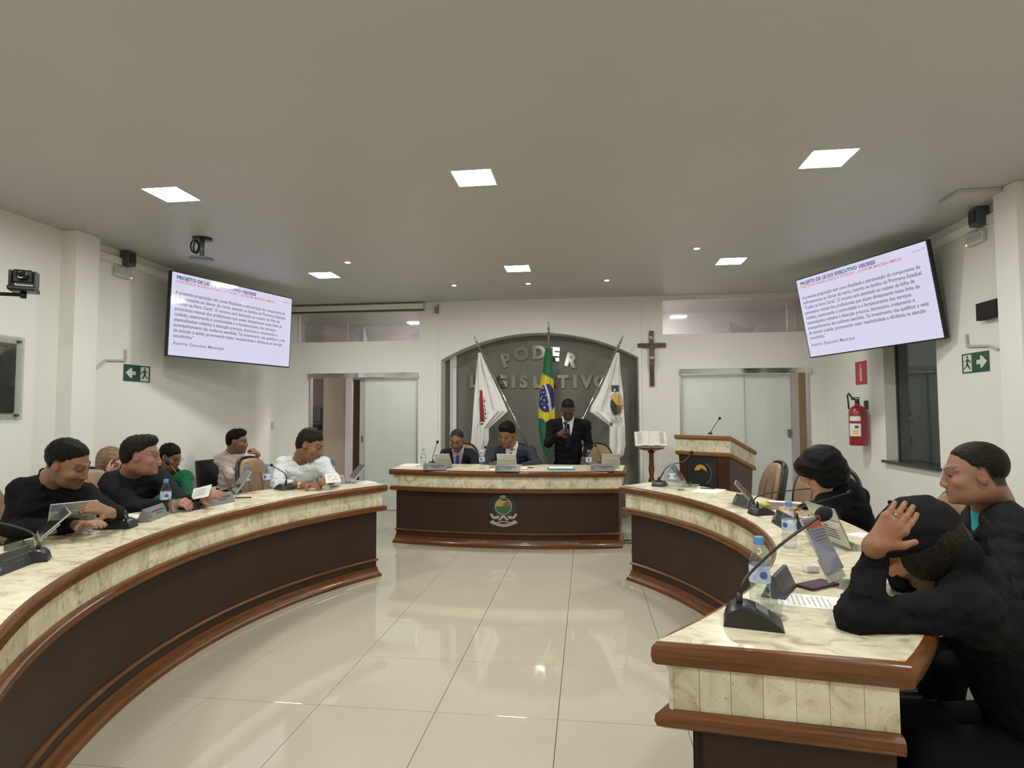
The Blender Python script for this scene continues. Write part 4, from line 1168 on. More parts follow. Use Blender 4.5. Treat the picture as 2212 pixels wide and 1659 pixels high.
class SDF:
    def __init__(s, lo, hi, h):
        s.h = h; s.lo = np.array(lo)-4*h
        s.n = (np.ceil((np.array(hi)+4*h-s.lo)/h)).astype(int)+1
        s.d = np.full(s.n, .12, np.float32)
        s.ax = [(s.lo[i]+h*np.arange(s.n[i])).astype(np.float32) for i in range(3)]

    def sub(s, lo, hi):
        i0 = np.clip(np.floor((np.array(lo)-s.lo)/s.h).astype(int), 0, s.n-1)
        i1 = np.clip(np.ceil((np.array(hi)-s.lo)/s.h).astype(int)+1, 1, s.n)
        sl = tuple(slice(a, b) for a, b in zip(i0, i1))
        return sl, s.ax[0][sl[0]][:, None, None], s.ax[1][sl[1]][None, :, None], s.ax[2][sl[2]][None, None, :]

    def put(s, sl, e, k, cut):
        d = s.d[sl]
        if d.size == 0: return
        if cut:
            e = -e; hh = np.maximum(k-np.abs(d-e), 0)/k; s.d[sl] = np.maximum(d, e)+hh*hh*k*.25
        else:
            hh = np.maximum(k-np.abs(d-e), 0)/k; s.d[sl] = np.minimum(d, e)-hh*hh*k*.25

    def cone(s, a, b, ra, rb, k=.02, cut=False, flat=None):
        a, b = V3(a), V3(b); m = max(ra, rb)+k+3*s.h
        if flat is not None: m = m
        sl, X, Y, Z = s.sub(np.minimum(a, b)-m, np.maximum(a, b)+m)
        x, y, z = X-a[0], Y-a[1], Z-a[2]
        ba = b-a
        if flat is not None:
            n, f = V3(flat[0]), flat[1]; n = n/np.linalg.norm(n); q = (x*n[0]+y*n[1]+z*n[2]-0.0)
            t0 = np.clip((x*ba[0]+y*ba[1]+z*ba[2])/max(1e-9, ba@ba), 0, 1); q = q-t0*(ba@n); g = (1/f-1)*q
            x, y, z = x+g*n[0], y+g*n[1], z+g*n[2]
        t = np.clip((x*ba[0]+y*ba[1]+z*ba[2])/max(1e-9, ba@ba), 0, 1)
        e = np.sqrt((x-t*ba[0])**2+(y-t*ba[1])**2+(z-t*ba[2])**2)-(ra+(rb-ra)*t)
        if flat is not None: e = e*(.5+.5*flat[1])
        s.put(sl, e, k, cut)

    def ell(s, c, r, R=None, k=.02, cut=False):
        c = V3(c); r = np.array(r, float); m = r.max()+k+3*s.h
        sl, X, Y, Z = s.sub(c-m, c+m); x, y, z = X-c[0], Y-c[1], Z-c[2]
        if R is not None:
            x, y, z = [x*R[0][i]+y*R[1][i]+z*R[2][i] for i in range(3)]
        k0 = np.sqrt((x/r[0])**2+(y/r[1])**2+(z/r[2])**2)+1e-9
        k1 = np.sqrt((x/r[0]**2)**2+(y/r[1]**2)**2+(z/r[2]**2)**2)+1e-9
        s.put(sl, k0*(k0-1)/k1, k, cut)

    def plane(s, p, n, k=.01):
        """remove what lies on the side the normal points to"""
        p, n = V3(p), V3(n); n = n/np.linalg.norm(n)
        X, Y, Z = s.ax[0][:, None, None], s.ax[1][None, :, None], s.ax[2][None, None, :]
        e = (X-p[0])*n[0]+(Y-p[1])*n[1]+(Z-p[2])*n[2]
        hh = np.maximum(k-np.abs(s.d-e), 0)/k; s.d = (np.maximum(s.d, e)+hh*hh*k*.25).astype(np.float32)

    def wrinkle(s, amp, f, seed=0):
        r = np.random.RandomState(seed); X, Y, Z = s.ax[0][:, None, None], s.ax[1][None, :, None], s.ax[2][None, None, :]
        for q in range(3):
            v = r.randn(3)*f*(1+.6*q); p = r.rand()*6; w = r.randn(3)*f*.5
            s.d = s.d+(amp/(1+q)*np.sin(v[0]*X+v[1]*Y+v[2]*Z+p+1.3*np.sin(w[0]*X+w[1]*Y+w[2]*Z))).astype(np.float32)

    def surface(s):
        d = s.d; sg = d < 0; h = s.h
        corners = [(i, j, k) for i in (0, 1) for j in (0, 1) for k in (0, 1)]
        nx, ny, nz = s.n-1
        cnt = np.zeros((nx, ny, nz), np.int8)
        for (i, j, k) in corners: cnt += sg[i:nx+i, j:ny+j, k:nz+k]
        act = (cnt > 0) & (cnt < 8); I = np.argwhere(act)
        idx = np.full((nx, ny, nz), -1, np.int32); idx[act] = np.arange(len(I))
        acc = np.zeros((len(I), 3)); num = np.zeros(len(I))
        C = np.array(corners)
        vals = np.stack([d[I[:, 0]+c[0], I[:, 1]+c[1], I[:, 2]+c[2]] for c in C], 1)
        for a in range(8):
            for b in range(a+1, 8):
                if np.abs(C[a]-C[b]).sum() != 1: continue
                va, vb = vals[:, a], vals[:, b]; m = (va < 0) != (vb < 0)
                t = np.where(m, va/np.where(m, va-vb, 1), 0)
                acc += np.where(m[:, None], C[a]+t[:, None]*(C[b]-C[a]), 0); num += m
        verts = s.lo+h*(I+acc/np.maximum(num, 1)[:, None])
        quads = []
        for ax in range(3):
            o = [0, 1, 2]; o.remove(ax); u, v = o
            s0 = [slice(1, -1)]*3; s0[ax] = slice(0, s.n[ax]-1)
            s1 = list(s0); s1[ax] = slice(1, s.n[ax])
            for up in (True, False):
                A = sg[tuple(s0)]; B = sg[tuple(s1)]
                E = np.argwhere(A & ~B if up else ~A & B)
                if len(E) == 0: continue
                off = np.ones(3, int); off[ax] = 0; E = E+off
                def cell(du, dv):
                    q = E.copy(); q[:, u] -= du; q[:, v] -= dv; return idx[q[:, 0], q[:, 1], q[:, 2]]
                Q = np.stack([cell(1, 1), cell(0, 1), cell(0, 0), cell(1, 0)], 1)
                flip = (ax == 1)
                if up == flip: Q = Q[:, ::-1]
                quads.append(Q)
        Q = np.concatenate(quads); Q = Q[(Q >= 0).all(1)]
        return verts, Q

    def obj(s, name, m, parent, colfn=None, smooth_it=1):
        v, q = s.surface()
        me = bpy.data.meshes.new(name)
        me.vertices.add(len(v)); me.vertices.foreach_set('co', v.astype(np.float32).ravel())
        me.loops.add(q.size); me.loops.foreach_set('vertex_index', q.astype(np.int32).ravel())
        me.polygons.add(len(q)); me.polygons.foreach_set('loop_start', np.arange(0, q.size, 4, dtype=np.int32))
        try: me.polygons.foreach_set('loop_total', np.full(len(q), 4, np.int32))
        except Exception: pass
        me.update(calc_edges=True); me.validate()
        if colfn is not None: set_cols(me, colfn(np.array(v))[:len(me.vertices)])
        me.polygons.foreach_set('use_smooth', np.ones(len(me.polygons), bool))
        o = link(name, me, m, parent)
        if smooth_it:
            md = o.modifiers.new('relax', 'SMOOTH'); md.factor = .5; md.iterations = smooth_it
        return o


SKIN = vcol_mat('skin', 0.5, spec=0.35, sss=0.0)
HAIRB = mat('hair_black', (.007, .006, .006), .45, var=.3, vscale=90, bump=.5, bscale=160, spec=.1)
HAIRBR = mat('hair_dark_brown', (.016, .011, .008), .45, var=.4, vscale=90, bump=.5, bscale=160, spec=.1)
HAIRG = mat('hair_greying', (.030, .025, .021), .5, var=.5, vscale=120, bump=.5, bscale=160, spec=.1)
HAIRBL = mat('hair_blond', (.21, .14, .075), .5, var=.45, vscale=60, bump=.5, bscale=120, spec=.2)


def fab(name, col, rough=.9, var=.08): return mat('fabric_'+name, col, rough, var=var, vscale=30, bump=.15, bscale=420, spec=.12)


def facing(P, phi):
    """horizontal unit vector: 0 = towards the photographer, +90 = to the picture's right"""
    t = -np.array([P[0], P[1], 0]); t /= np.linalg.norm(t); r = np.array([-t[1], t[0], 0]); a = math.radians(phi)
    return t*math.cos(a)+r*math.sin(a)


def head_frame(c, phi, pitch, roll):
    f = facing(c, phi); p = math.radians(pitch); F = f*math.cos(p)+np.array([0, 0, 1])*math.sin(p)
    r = np.cross(f, [0, 0, 1]); u = np.cross(r, F)
    a = math.radians(roll); r2 = r*math.cos(a)+u*math.sin(a); u2 = -r*math.sin(a)+u*math.cos(a)
    return np.array([r2, F, u2]).T      # columns: right, forward, up


def add_head(S, c, R, s, fem=0.0, ear=True, chub=0.0):
    def L(x, y, z): return c+R @ (np.array([x, y, z])*s)
    w = 1-.05*fem
    S.ell(L(0, -.012, .035), np.array([.076*w, .098, .083])*s, R, .01*s)
    S.ell(L(0, .032, -.030), np.array([(.062+.006*chub)*w, .062, .085])*s, R, .03*s)
    S.ell(L(0, .036, -.078), np.array([(.051-.006*fem+.010*chub), .053, .044])*s, R, .03*s)
    S.ell(L(0, .084, -.104), np.array([.021, .018, .016])*s, R, .022*s)
    for q in (-1, 1):
        S.ell(L(q*.040*w, .066, -.032), np.array([.024+.004*chub, .024, .022])*s, R, .025*s)
        S.cone(L(q*.050*w, .072, .020), L(q*.014, .090, .018), .010*s, .011*s, .016*s)
        S.ell(L(q*.031, .106, -.002), np.array([.017, .014, .011])*s, R, .012*s, cut=True)
        S.ell(L(q*.031, .080, -.002), np.array([.014, .0135, .0135])*s, R, .006*s)
        S.ell(L(q*.011, .104, -.046), np.array([.0095, .012, .008])*s, R, .010*s)
    S.cone(L(0, .091, .012), L(0, .109, -.038), .0085*s, .0125*s, .012*s)
    S.cone(L(-.020, .092, -.065), L(.020, .092, -.065), .0085*s, .0085*s, .010*s)
    S.cone(L(-.015, .091, -.079), L(.015, .091, -.079), .0095*s, .0095*s, .010*s)
    S.cone(L(-.024, .104, -.0725), L(.024, .104, -.0725), .0035*s, .0035*s, .006*s, cut=True)
    if ear:
        for q in (-1, 1):
            S.ell(L(q*.078*w, -.006, -.006), np.array([.0085, .020, .032])*s, R, .010*s)
            S.ell(L(q*.092*w, .002, -.004), np.array([.010, .011, .018])*s, R, .008*s, cut=True)


def head_cols(c, R, s, skin, stubble=0.0, scalp=None, fz=.062, nape=-.05, fade=1.0, lips=(.30, .12, .10), brow=(.02, .015, .012), grey=None, open_eye=False, lipk=.5):
    skin = np.array(skin)
    def fn(v):
        q = ((v-c) @ R)/s; x, y, z = np.abs(q[:, 0]), q[:, 1], q[:, 2]
        col = np.tile(skin, (len(v), 1))
        n = np.sin(v[:, 0]*61+1)*np.sin(v[:, 1]*53)*np.sin(v[:, 2]*57); col *= (1+.06*n)[:, None]
        inh = (x < .09) & (np.abs(y) < .14) & (z > -.13) & (z < .13)
        fr = inh & (y > .04)
        warm = fr & (((x-.04)**2+(z+.03)**2 < .022**2) | (x < .014) & (z < -.02) & (z > -.055))
        col[warm] *= np.array([1.06, .90, .88])
        ears = inh & (x > .072) & (np.abs(y) < .03); col[ears] *= np.array([1.02, .93, .90])
        if stubble:
            st = inh & (z < -.045) & (y > -.01) & ~((x < .024) & (z > -.087) & (z < -.058)); col[st] = col[st]*(1-stubble)+np.array([.03, .025, .022])*stubble
            mu = fr & (z < -.048) & (z > -.062) & (x < .030); col[mu] = col[mu]*(1-stubble)+np.array([.02, .016, .014])*stubble
        lp = fr & (x < .024-.25*np.abs(z+.0725)) & (z > -.086) & (z < -.060); col[lp] = col[lp]*(1-lipk)+np.array(lips)*lipk
        ml = fr & (x < .023) & (np.abs(z+.0725) < .0028); col[ml] *= .35
        if scalp is not None:
            line = np.where(y > .055, fz, np.where(y > .012, fz+(.055-y)*-1.0+.0, .012))
            line = np.where(y < -.012, np.maximum(nape, .012+(y+.012)*1.9), line)
            nz = .006*np.sin(v[:, 0]*400)*np.sin(v[:, 1]*430)*np.sin(v[:, 2]*390)
            k = np.clip((z+nz-line)/.014, 0, 1)*inh; k = k[:, None]
            col = col*(1-k)+np.array(scalp)*k
        bz = .019+.010*np.sin(np.clip((x-.012)/.045, 0, 1)*2.4)
        br = fr & (x > .012) & (x < .058) & (np.abs(z-bz) < .0068); col[br] = col[br]*.25+np.array(brow)*.75
        so = fr & (((x-.031)/.020)**2+((z-.002)/.013)**2 < 1); col[so] *= .72
        if open_eye:
            ey = fr & (((x-.031)/.013)**2+((z+.001)/.0055)**2 < 1); col[ey] = np.array([.35, .33, .31])
            ir = fr & (((x-.031)/.0058)**2+((z+.001)/.0058)**2 < 1); col[ir] = np.array([.02, .014, .01])
            la = fr & (np.abs(((x-.031)/.015)**2+((z+.001)/.0075)**2-1) < .35) & (z > 0); col[la] = np.array([.02, .015, .012])
        else:
            la = fr & (((x-.031)/.016)**2 < 1) & (np.abs(z+.006+.002*((x-.031)/.016)**2) < .0028); col[la] = np.array([.02, .015, .012])
        return np.clip(col, 0, 1)
    return fn


def hair_short(P, c, R, s, m, h, thick=.010, front=.070, front_z=.060, side=-.02, nape=-.065, vol=0.0, noise=.0025, sweep=0.0):
    """close hair cap: hairline over the forehead at front_z, over the ears, down to the nape"""
    lo = c-.19*s; hi = c+.19*s; S = SDF(lo, hi, h)
    def L(x, y, z): return c+R @ (np.array([x, y, z])*s)
    t = thick
    S.ell(L(0, -.0145, .036+vol*.3), np.array([.0765+.35*t, .0985+.45*t, .083+t+vol])*s, R, .01*s)
    if nape < -.02: S.ell(L(0, -.048, -.012), np.array([.062, .0575+.2*t, .060])*s, R, .03*s)
    if sweep: S.ell(L(.01, .045, .095), np.array([.055, .050, .030+sweep])*s, R, .03*s)
    # clear the face and the ears
    S.ell(L(0, .125, -.045+ (front_z-.06)), np.array([.074, .070, .105])*s, R, .020*s, cut=True)
    S.ell(L(0, .075, -.075), np.array([.13, .072, .095])*s, R, .025*s, cut=True)
    for q in (-1, 1): S.ell(L(q*.092, -.004, -.018), np.array([.032, .034, .042])*s, R, .020*s, cut=True)
    S.plane(L(0, -.05, min(nape, -.03)-.02), R @ np.array([0, .9, -1.]), .03*s)
    if noise: S.wrinkle(noise*.7, 90, 3); S.wrinkle(noise*.55, 230, 6)
    return S.obj('hair', m, P)


def glasses(P, c, R, s, m=None):
    def L(x, y, z): return Vector(c+R @ (np.array([x, y, z])*s))
    m = m or BLACKP; mb = MB()
    for q in (-1, 1):
        mb.tube([L(q*.033+.022*math.cos(a), .112-.10*abs(q*.033+.022*math.cos(a))**1.4, -.004+.017*math.sin(a)) for a in np.linspace(0, 6.2832, 18)], .0016*s, 5)
        mb.tube([L(q*.056, .104, 0), L(q*.080, .06, .004), L(q*.083, -.005, .006)], .0017*s, 5)
    mb.tube([L(-.012, .116, .0), L(.012, .116, .0)], .0016*s, 5)
    return mb.build('glasses', m, P, True)


def add_hand(S, w, f, n, side, curl=(20, 30, 25), spread=1.0, sc=1.0, thumb=(.55, .8, -.25), k=.008, tuck=0.0, curls=None):
    """w wrist, f finger direction, n normal of the hand's back, thumb on side*cross(f,n); returns finger-tip positions"""
    w, f, n = V3(w), V3(f), V3(n); f /= np.linalg.norm(f); n -= f*(n@f); n /= np.linalg.norm(n); s = np.cross(f, n)*side
    S.cone(w-f*.01, w+f*.075*sc, .025*sc, .034*sc, .02, flat=(n, .50))
    tips = []
    for i, (o, ln, r) in enumerate(((.030, .076, .0092), (.010, .085, .0095), (-.010, .079, .0092), (-.029, .062, .0082))):
        m = w+f*(.088-.05*abs(o)**1.0*(.25 if i < 3 else .5))*sc+s*o*sc*spread
        S.cone(w+f*.02*sc+s*o*.45*sc, m, .0135*sc, .0115*sc, .010)
        S.ell(m+n*.004*sc, np.array([.0105, .0105, .0105])*sc, None, .008)
        d = f.copy(); p = m; a = 0; C = curls[i] if curls else curl
        d = f*math.cos(.0)+s*(o*2.2*(spread-1))
        d /= np.linalg.norm(d)
        for j, (fr, rr) in enumerate(((.45, 1.0), (.30, .92), (.25, .84))):
            a = math.radians(C[j]); d2 = d*math.cos(a)-nloc(d, n, f)*math.sin(a); d2 /= np.linalg.norm(d2)
            q = p+d2*ln*fr*sc; S.cone(p, q, r*rr*sc, r*rr*.93*sc, k*.6 if j else .008); p = q; d = d2
        tips.append(p)
    b = w+f*.022*sc+s*.022*sc; T = f*thumb[0]+s*thumb[1]+n*thumb[2]; T /= np.linalg.norm(T)
    q = b+T*.048*sc; S.cone(b, q, .0155*sc, .0115*sc, .014)
    T2 = T*.75+f*.5; T2 /= np.linalg.norm(T2); r_ = q+T2*.034*sc; S.cone(q, r_, .0112*sc, .0090*sc, .006)
    tips.append(r_)
    return tips


def nloc(d, n, f):
    s = np.cross(f, n); m = np.cross(s, d); return m/np.linalg.norm(m)


def torso(S, N, P, sh, fw, inf=0.0, k=.05, belly=1.0, arms=(), sleeve_end=0.0, wrist_r=.028, hips=True, bulk=1.0):
    """N neck base, P pelvis, sh two shoulders, fw the chest's forward; arms = [(shoulder, elbow, wrist)]"""
    N, P, fw = V3(N), V3(P), V3(fw); fw /= np.linalg.norm(fw)
    ax = (P-N)/np.linalg.norm(P-N)
    fw = fw-ax*(fw@ax); fw /= np.linalg.norm(fw)
    l = np.cross(ax, fw)
    a = N+(P-N)*.24; b = N+(P-N)*.62
    S.cone(a, b, .150*bulk+inf, .140*bulk*belly+inf, k, flat=(fw, .68))
    S.cone(b, P, .142*bulk*belly+inf, .155*bulk+inf, k, flat=(fw, .76))
    mid = (V3(sh[0])+V3(sh[1]))/2
    for q in sh:
        q = V3(q)
        S.cone(N+ax*.035, q+ax*.0, .058+inf, .060*bulk+inf, k)
        S.cone(mid+ax*.10, q+ax*.035, .09*bulk+inf, .055*bulk+inf, k, flat=(fw, .8))
    for (s_, e, w_) in arms:
        s_, e, w_ = V3(s_), V3(e), V3(w_)
        S.cone(s_, e, .052*bulk+inf*.8, .041*bulk+inf*.8, .03)
        S.cone(e, w_+(e-w_)*sleeve_end, .041*bulk+inf*.8, wrist_r+.25*inf+(.041-wrist_r)*sleeve_end, .02)
    return fw, ax, l


def bounds(pts, m):
    A = np.array([V3(p) for p in pts]); return A.min(0)-m, A.max(0)+m


def W(px, py, D): return V3(bp(px, py, D=D))


def legs(P, pel, fw, m, shoe_m=None, standing=False, h=.014):
    """seated (or standing) trousers and shoes"""
    pel, fw = V3(pel), V3(fw); fw = np.array([fw[0], fw[1], 0]); fw /= np.linalg.norm(fw); l = np.array([-fw[1], fw[0], 0])
    pts = []; segs = []
    for q in (-1, 1):
        hip = pel+l*q*.085
        if standing: kn = hip+np.array([0, 0, -.43])+fw*.02; an = np.array([kn[0], kn[1], .09])
        else: kn = hip+fw*.40+np.array([0, 0, -.03]); an = np.array([*(kn+fw*.02)[:2], .10])
        segs.append((hip, kn, an)); pts += [hip, kn, an]
    lo, hi = bounds(pts, .13); S = SDF(lo, hi, h)
    for hip, kn, an in segs:
        S.cone(hip, kn, .098, .068, .03); S.cone(kn, an, .066, .052, .02)
    S.cone(pel-l*.08, pel+l*.08, .11, .11, .05)
    S.obj('trousers', m, P)
    for hip, kn, an in segs:
        lo, hi = bounds([an, an+fw*.2], .10); lo[2] = -.02; T = SDF(lo, hi, .010)
        b = np.array([an[0], an[1], .045]); T.cone(b-fw*.03, b+fw*.16, .042, .036, .02, flat=((0, 0, 1), .8)); T.plane((0, 0, .004), (0, 0, -1), .004)
        T.obj('shoe', shoe_m or BLACKP, P, None, 0)


def person(label, hd, sk, N, pel, sh, arms, top, hair=None, hands=(), h=.006, ch=.010, legm=None, standing=False, chest=None, v=None, shirt=None, tie=None,
           collar=None, wr=.0035, belly=1.0, bulk=1.0, sleeve=.12, glass=None, inf=.012, lap=False, extra=None, belt=None, turtleneck=0.0, wrinkf=24, fold=None):
    """hd = (centre, phi, pitch, roll, scale, options); top = (name, material); arms = [(shoulder index, elbow, wrist)]"""
    c, phi, pitch, roll, s, ho = hd
    base = np.array([pel[0], pel[1], 0])
    P = thing('person', label, 'person', (0, 0, 0))
    R = head_frame(c, phi, pitch, roll)
    fw = facing(N, chest if chest is not None else phi)
    A = [(sh[i], e, w) for i, e, w in arms]
    # --- body: one continuous skin surface
    pts = [c+R @ np.array([0, 0, .13])*s, c+R @ np.array([0, .13, 0])*s, c-R @ np.array([0, .12, 0])*s, N, pel, *sh]+[p for a in A for p in a[1:]]
    for q in hands: pts.append(V3(q['w'])+V3(q['f'])/np.linalg.norm(q['f'])*.15)
    lo, hi = bounds(pts, .13); S = SDF(lo, hi, h)
    torso(S, N, pel, sh, fw, -.008, arms=A, belly=belly, bulk=bulk)
    add_head(S, c, R, s, ho.get('fem', 0), ho.get('ear', True), ho.get('chub', 0))
    S.cone(c+R @ np.array([0, -.028, -.050])*s, N, .052*s*ho.get('neck', 1), .060*s*ho.get('neck', 1), .025)
    for q in hands:
        q = dict(q); lk = q.pop('link', None)
        if lk is not None: S.cone(lk, q['w'], .028, .028, .03)
        add_hand(S, q.pop('w'), q.pop('f'), q.pop('n'), q.pop('side'), **q)
    hc = head_cols(c, R, s, sk, ho.get('stubble', 0), ho.get('scalp'), ho.get('fz', .062), ho.get('nape', -.05), lips=ho.get('lips', (sk[0]*.9, sk[1]*.55, sk[2]*.5)), brow=ho.get('brow', (.02, .015, .012)), open_eye=ho.get('open', False))
    S.obj('body', SKIN, P, hc)
    # --- clothing over it
    if shirt:
        lo, hi = bounds([N, pel, *sh], .13); lo[2] -= .1; T = SDF(lo, hi, ch); torso(T, N, pel, sh, fw, .004, belly=belly, bulk=bulk)
        if collar: add_collar(T, N, c, R, s, fw, collar)
        T.plane(V3(N)+np.array([0, 0, .055]), V3(c)-V3(N), .006)
        T.obj('shirt', shirt, P)
    lo, hi = bounds([N, pel, *sh]+[p for a in A for p in a[1:]], .13+inf); lo[2] -= .06; T = SDF(lo, hi, ch)
    f2, ax, l = torso(T, N, pel, sh, fw, inf, arms=A, sleeve_end=sleeve, belly=belly, bulk=bulk, wrist_r=.036)
    pv = V3(pel); T.cone(pv, pv+ax*.05, .165*bulk+inf, .17*bulk+inf, .04, flat=(f2, .8))
    if turtleneck: T.cone(N, V3(N)+(V3(c)-V3(N))*turtleneck, .068, .062, .02)
    if collar and not shirt: add_collar(T, N, c, R, s, fw, collar)
    for (s_, e, w_) in A:
        s_, e, w_ = V3(s_), V3(e), V3(w_)
        T.cone(w_+(e-w_)*(sleeve+.01), w_+(e-w_)*(sleeve+.04), .038+.2*inf, .039+.2*inf, .006)
    if wr: T.wrinkle(wr*.8, 34, 5); T.wrinkle(wr*.55, 85, 8)
    nk = V3(N)+(V3(c)-V3(N))*.30
    if v:
        top_ = V3(N)+f2*.055-ax*.06; bot = V3(N)+ax*v+f2*(.135+inf)
        T.cone(top_, bot+f2*.03, .080, .004, .010, cut=True, flat=None)
    T.cone(V3(N)-ax*.02, V3(N)+(V3(c)-V3(N))*.9, .062*s if not turtleneck else .056*s, .085*s, .008, cut=True) if not turtleneck else None
    if lap:
        bot = V3(N)+ax*v+f2*(.128+inf)
        for q in (-1, 1): T.cone(V3(N)+l*q*.072-ax*.015+f2*.01, bot+l*q*.012, .020, .012, .012); T.cone(V3(N)+l*q*.088+ax*.07+f2*.07, bot+l*q*.02-ax*.05, .022, .012, .012, flat=(f2, .6))
    if fold: fold(T)
    jo = T.obj(top[0], top[1], P)
    if tie is not None:
        mb = MB(); bot = V3(N)+ax*(v-.02)+f2*(.130+inf); tp = V3(N)+f2*.098+ax*.03
        lv = Vector(l); a, b = Vector(tp), Vector(bot); fv = Vector(f2)
        mb.add([a+lv*.016+fv*.012, a-lv*.016+fv*.012, a-lv*.012+fv*.016+Vector(ax)*.03, a+lv*.012+fv*.016+Vector(ax)*.03, b-lv*.034+fv*.02, b+lv*.034+fv*.02,
                a+lv*.016-fv*.01, a-lv*.016-fv*.01, b-lv*.034, b+lv*.034], [(0, 1, 2, 3), (3, 2, 4, 5), (6, 7, 1, 0), (4, 8, 9, 5), (2, 1, 7, 8, 4), (0, 3, 5, 9, 6)])
        mb.build('tie', tie, P, bevel=.004)
    if hair: hair(P, c, R, s)
    if glass: glasses(P, c, R, s, glass if glass is not True else None)
    if legm: legs(P, pel, fw, legm, None, standing)
    if extra: extra(P, c, R, s, f2, ax, l)
    return P


def add_collar(T, N, c, R, s, fw, r):
    N = V3(N); up = V3(c)-N; up /= np.linalg.norm(up); f = fw-up*(fw@up); f /= np.linalg.norm(f); l = np.cross(up, f)
    pr = None
    for a in np.linspace(-2.75, 2.75, 13):
        d = -f*math.cos(a)+l*math.sin(a); q = N+up*(.040-.022*(abs(a)/2.75)**2)+d*.066*s
        if pr is not None: T.cone(pr, q, .011, .011, .008); T.cone(pr-up*.02, q-up*.02, .010, .010, .008)
        pr = q
    for q in (-1, 1): T.cone(N+up*.012+f*.062+l*q*.022, N-up*.045+f*.075+l*q*.055, .010, .006, .008)

# ================================================================== CRUCIFIX
T = thing('crucifix', 'dark wooden crucifix with carved figure on the wall right of the niche', 'crucifix', (0, YB, 0))
p = bp(1408, 775, Y=YB-.02); zt, zb = bp(1408, 715, Y=YB-.02).z, bp(1408, 834, Y=YB-.02).z; zc = bp(1408, 746, Y=YB-.02).z; wx = (bp(1440, 746, Y=YB-.02).x-bp(1379, 746, Y=YB-.02).x)/2
CW = wood('crucifix_wood', (.05, .03, .016), (.10, .06, .035))
mb = MB(); mb.box((p.x, -.02, (zt+zb)/2), (.062, .035, zt-zb)); mb.build('upright', CW, T, bevel=.005)
mb = MB(); mb.box((p.x, -.022, zc), (2*wx, .033, .062)); mb.build('crossbar', CW, T, bevel=.005)
mb = MB(); mb.box((p.x-.01, -.041, zt-.10), (.055, .004, .035), rot=Matrix.Rotation(.5, 3, 'Y')); mb.build('scroll', mat('parchment', (.45, .42, .35), .7), T)
Sf = SDF((p.x-.22, YB-.14, zc-.42), (p.x+.22, YB-.01, zc+.08), .006)
q0 = np.array([p.x, YB-.062, zc])
def Q(x, y, z): return q0+np.array([x, y, z])
Sf.ell(Q(-.012, -.012, .005), (.024, .026, .032), None, .01); Sf.cone(Q(0, 0, -.03), Q(0, .0, -.15), .040, .028, .02, flat=((0, 1, 0), .7)); Sf.cone(Q(0, 0, -.15), Q(0, 0, -.20), .034, .034, .02)
for s_ in (-1, 1):
    Sf.cone(Q(s_*.03, 0, -.035), Q(s_*.085, .008, .0), .017, .013, .01); Sf.cone(Q(s_*.085, .008, 0), Q(s_*.155, .012, .012), .013, .009, .008)
    Sf.cone(Q(s_*.014, 0, -.20), Q(s_*.014, -.014, -.29), .022, .016, .01); Sf.cone(Q(s_*.014, -.014, -.29), Q(s_*.008, .01, -.39), .016, .011, .01)
o = Sf.obj('carved_figure', mat('carved_brown', (.13, .085, .05), .5), T); o.location = (0, -YB, 0)
mb = MB(); mb.lathe([(.040, -.02), (.043, 0), (.038, .025)], 12, c=(p.x, -.062, zc-.19)); mb.build('loincloth', mat('parchment', (.45, .42, .35), .7), T, True)

# ================================================================== THINGS ON THE DESKS
WATERC = mat('bottle_cap_blue', (.08, .25, .52), .4); LBL = mat('bottle_label', (.50, .58, .70), .4, var=.3, vscale=55); LBLB = mat('label_blue', (.05, .12, .38), .4)
SILV = mat('tablet_silver', (.42, .42, .42), .35, .6); TSCR = screenmat('tablet_picture', (.42, .43, .50), .32); TRED = screenmat('tablet_red', (.50, .10, .05), .5); TDRK = mat('tablet_glass', (.02, .021, .025), .08)
PLG = mat('nameplate_grey', (.20, .205, .20), .25); PLD = mat('nameplate_dark', (.045, .05, .048), .15)


def outward(p, c): a = math.atan2(p.y-c[1], p.x-c[0]); return a-math.pi/2


def on(px, py, z=None): return bp(px, py, Z=(z or .8216))


def bottle(px, py, label, z=None, h=.215, capm=None, lab=True):
    p = on(px, py, z); B = thing('water_bottle', label, 'bottle', p, random.uniform(0, 6), 'plastic water bottles'); k = h/.215
    r = .0325
    prof = [(.0, .004), (.018, .002), (.029, .0), (r, .008), (r, .022), (r-.002, .026), (r, .031), (r, .044), (r-.0025, .048), (r, .053), (r, .062), (r-.003, .070), (r-.001, .078),
            (r, .082), (r, .138), (r-.001, .146), (r-.006, .160), (.019, .178), (.0135, .188), (.0125, .194), (.0125, .208)]
    MB().lathe([(a, b*k) for a, b in prof], 22).build('shell', PET, B, True)
    mb = MB(); mb.lathe([(.0155, .193*k), (.0155, .212*k), (.014, .215*k), (0, .215*k)], 20); mb.build('cap', capm or WATERC, B, 'auto')
    mb = MB(); mb.lathe([(r+.0006, .084*k), (r+.0006, .134*k)], 22); mb.f = [f for f in mb.f if len(f) == 4]; mb.m = [0]*len(mb.f); lb = mb.build('label', LBL, B, True)
    for a0 in (0, 120, 240):
        mb = MB(); n = 7; R_ = r+.0012
        vs = []
        for i in range(n+1):
            a = math.radians(a0-22+44*i/n); e = .010*math.sqrt(max(0, 1-((i-n/2)/(n/2))**2))+.0015; vs += [(R_*math.cos(a), R_*math.sin(a), .109*k-e), (R_*math.cos(a), R_*math.sin(a), .109*k+e)]
        mb.add(vs, [(2*i, 2*i+2, 2*i+3, 2*i+1) for i in range(n)]).build('label_logo', LBLB, lb, True)
    return B


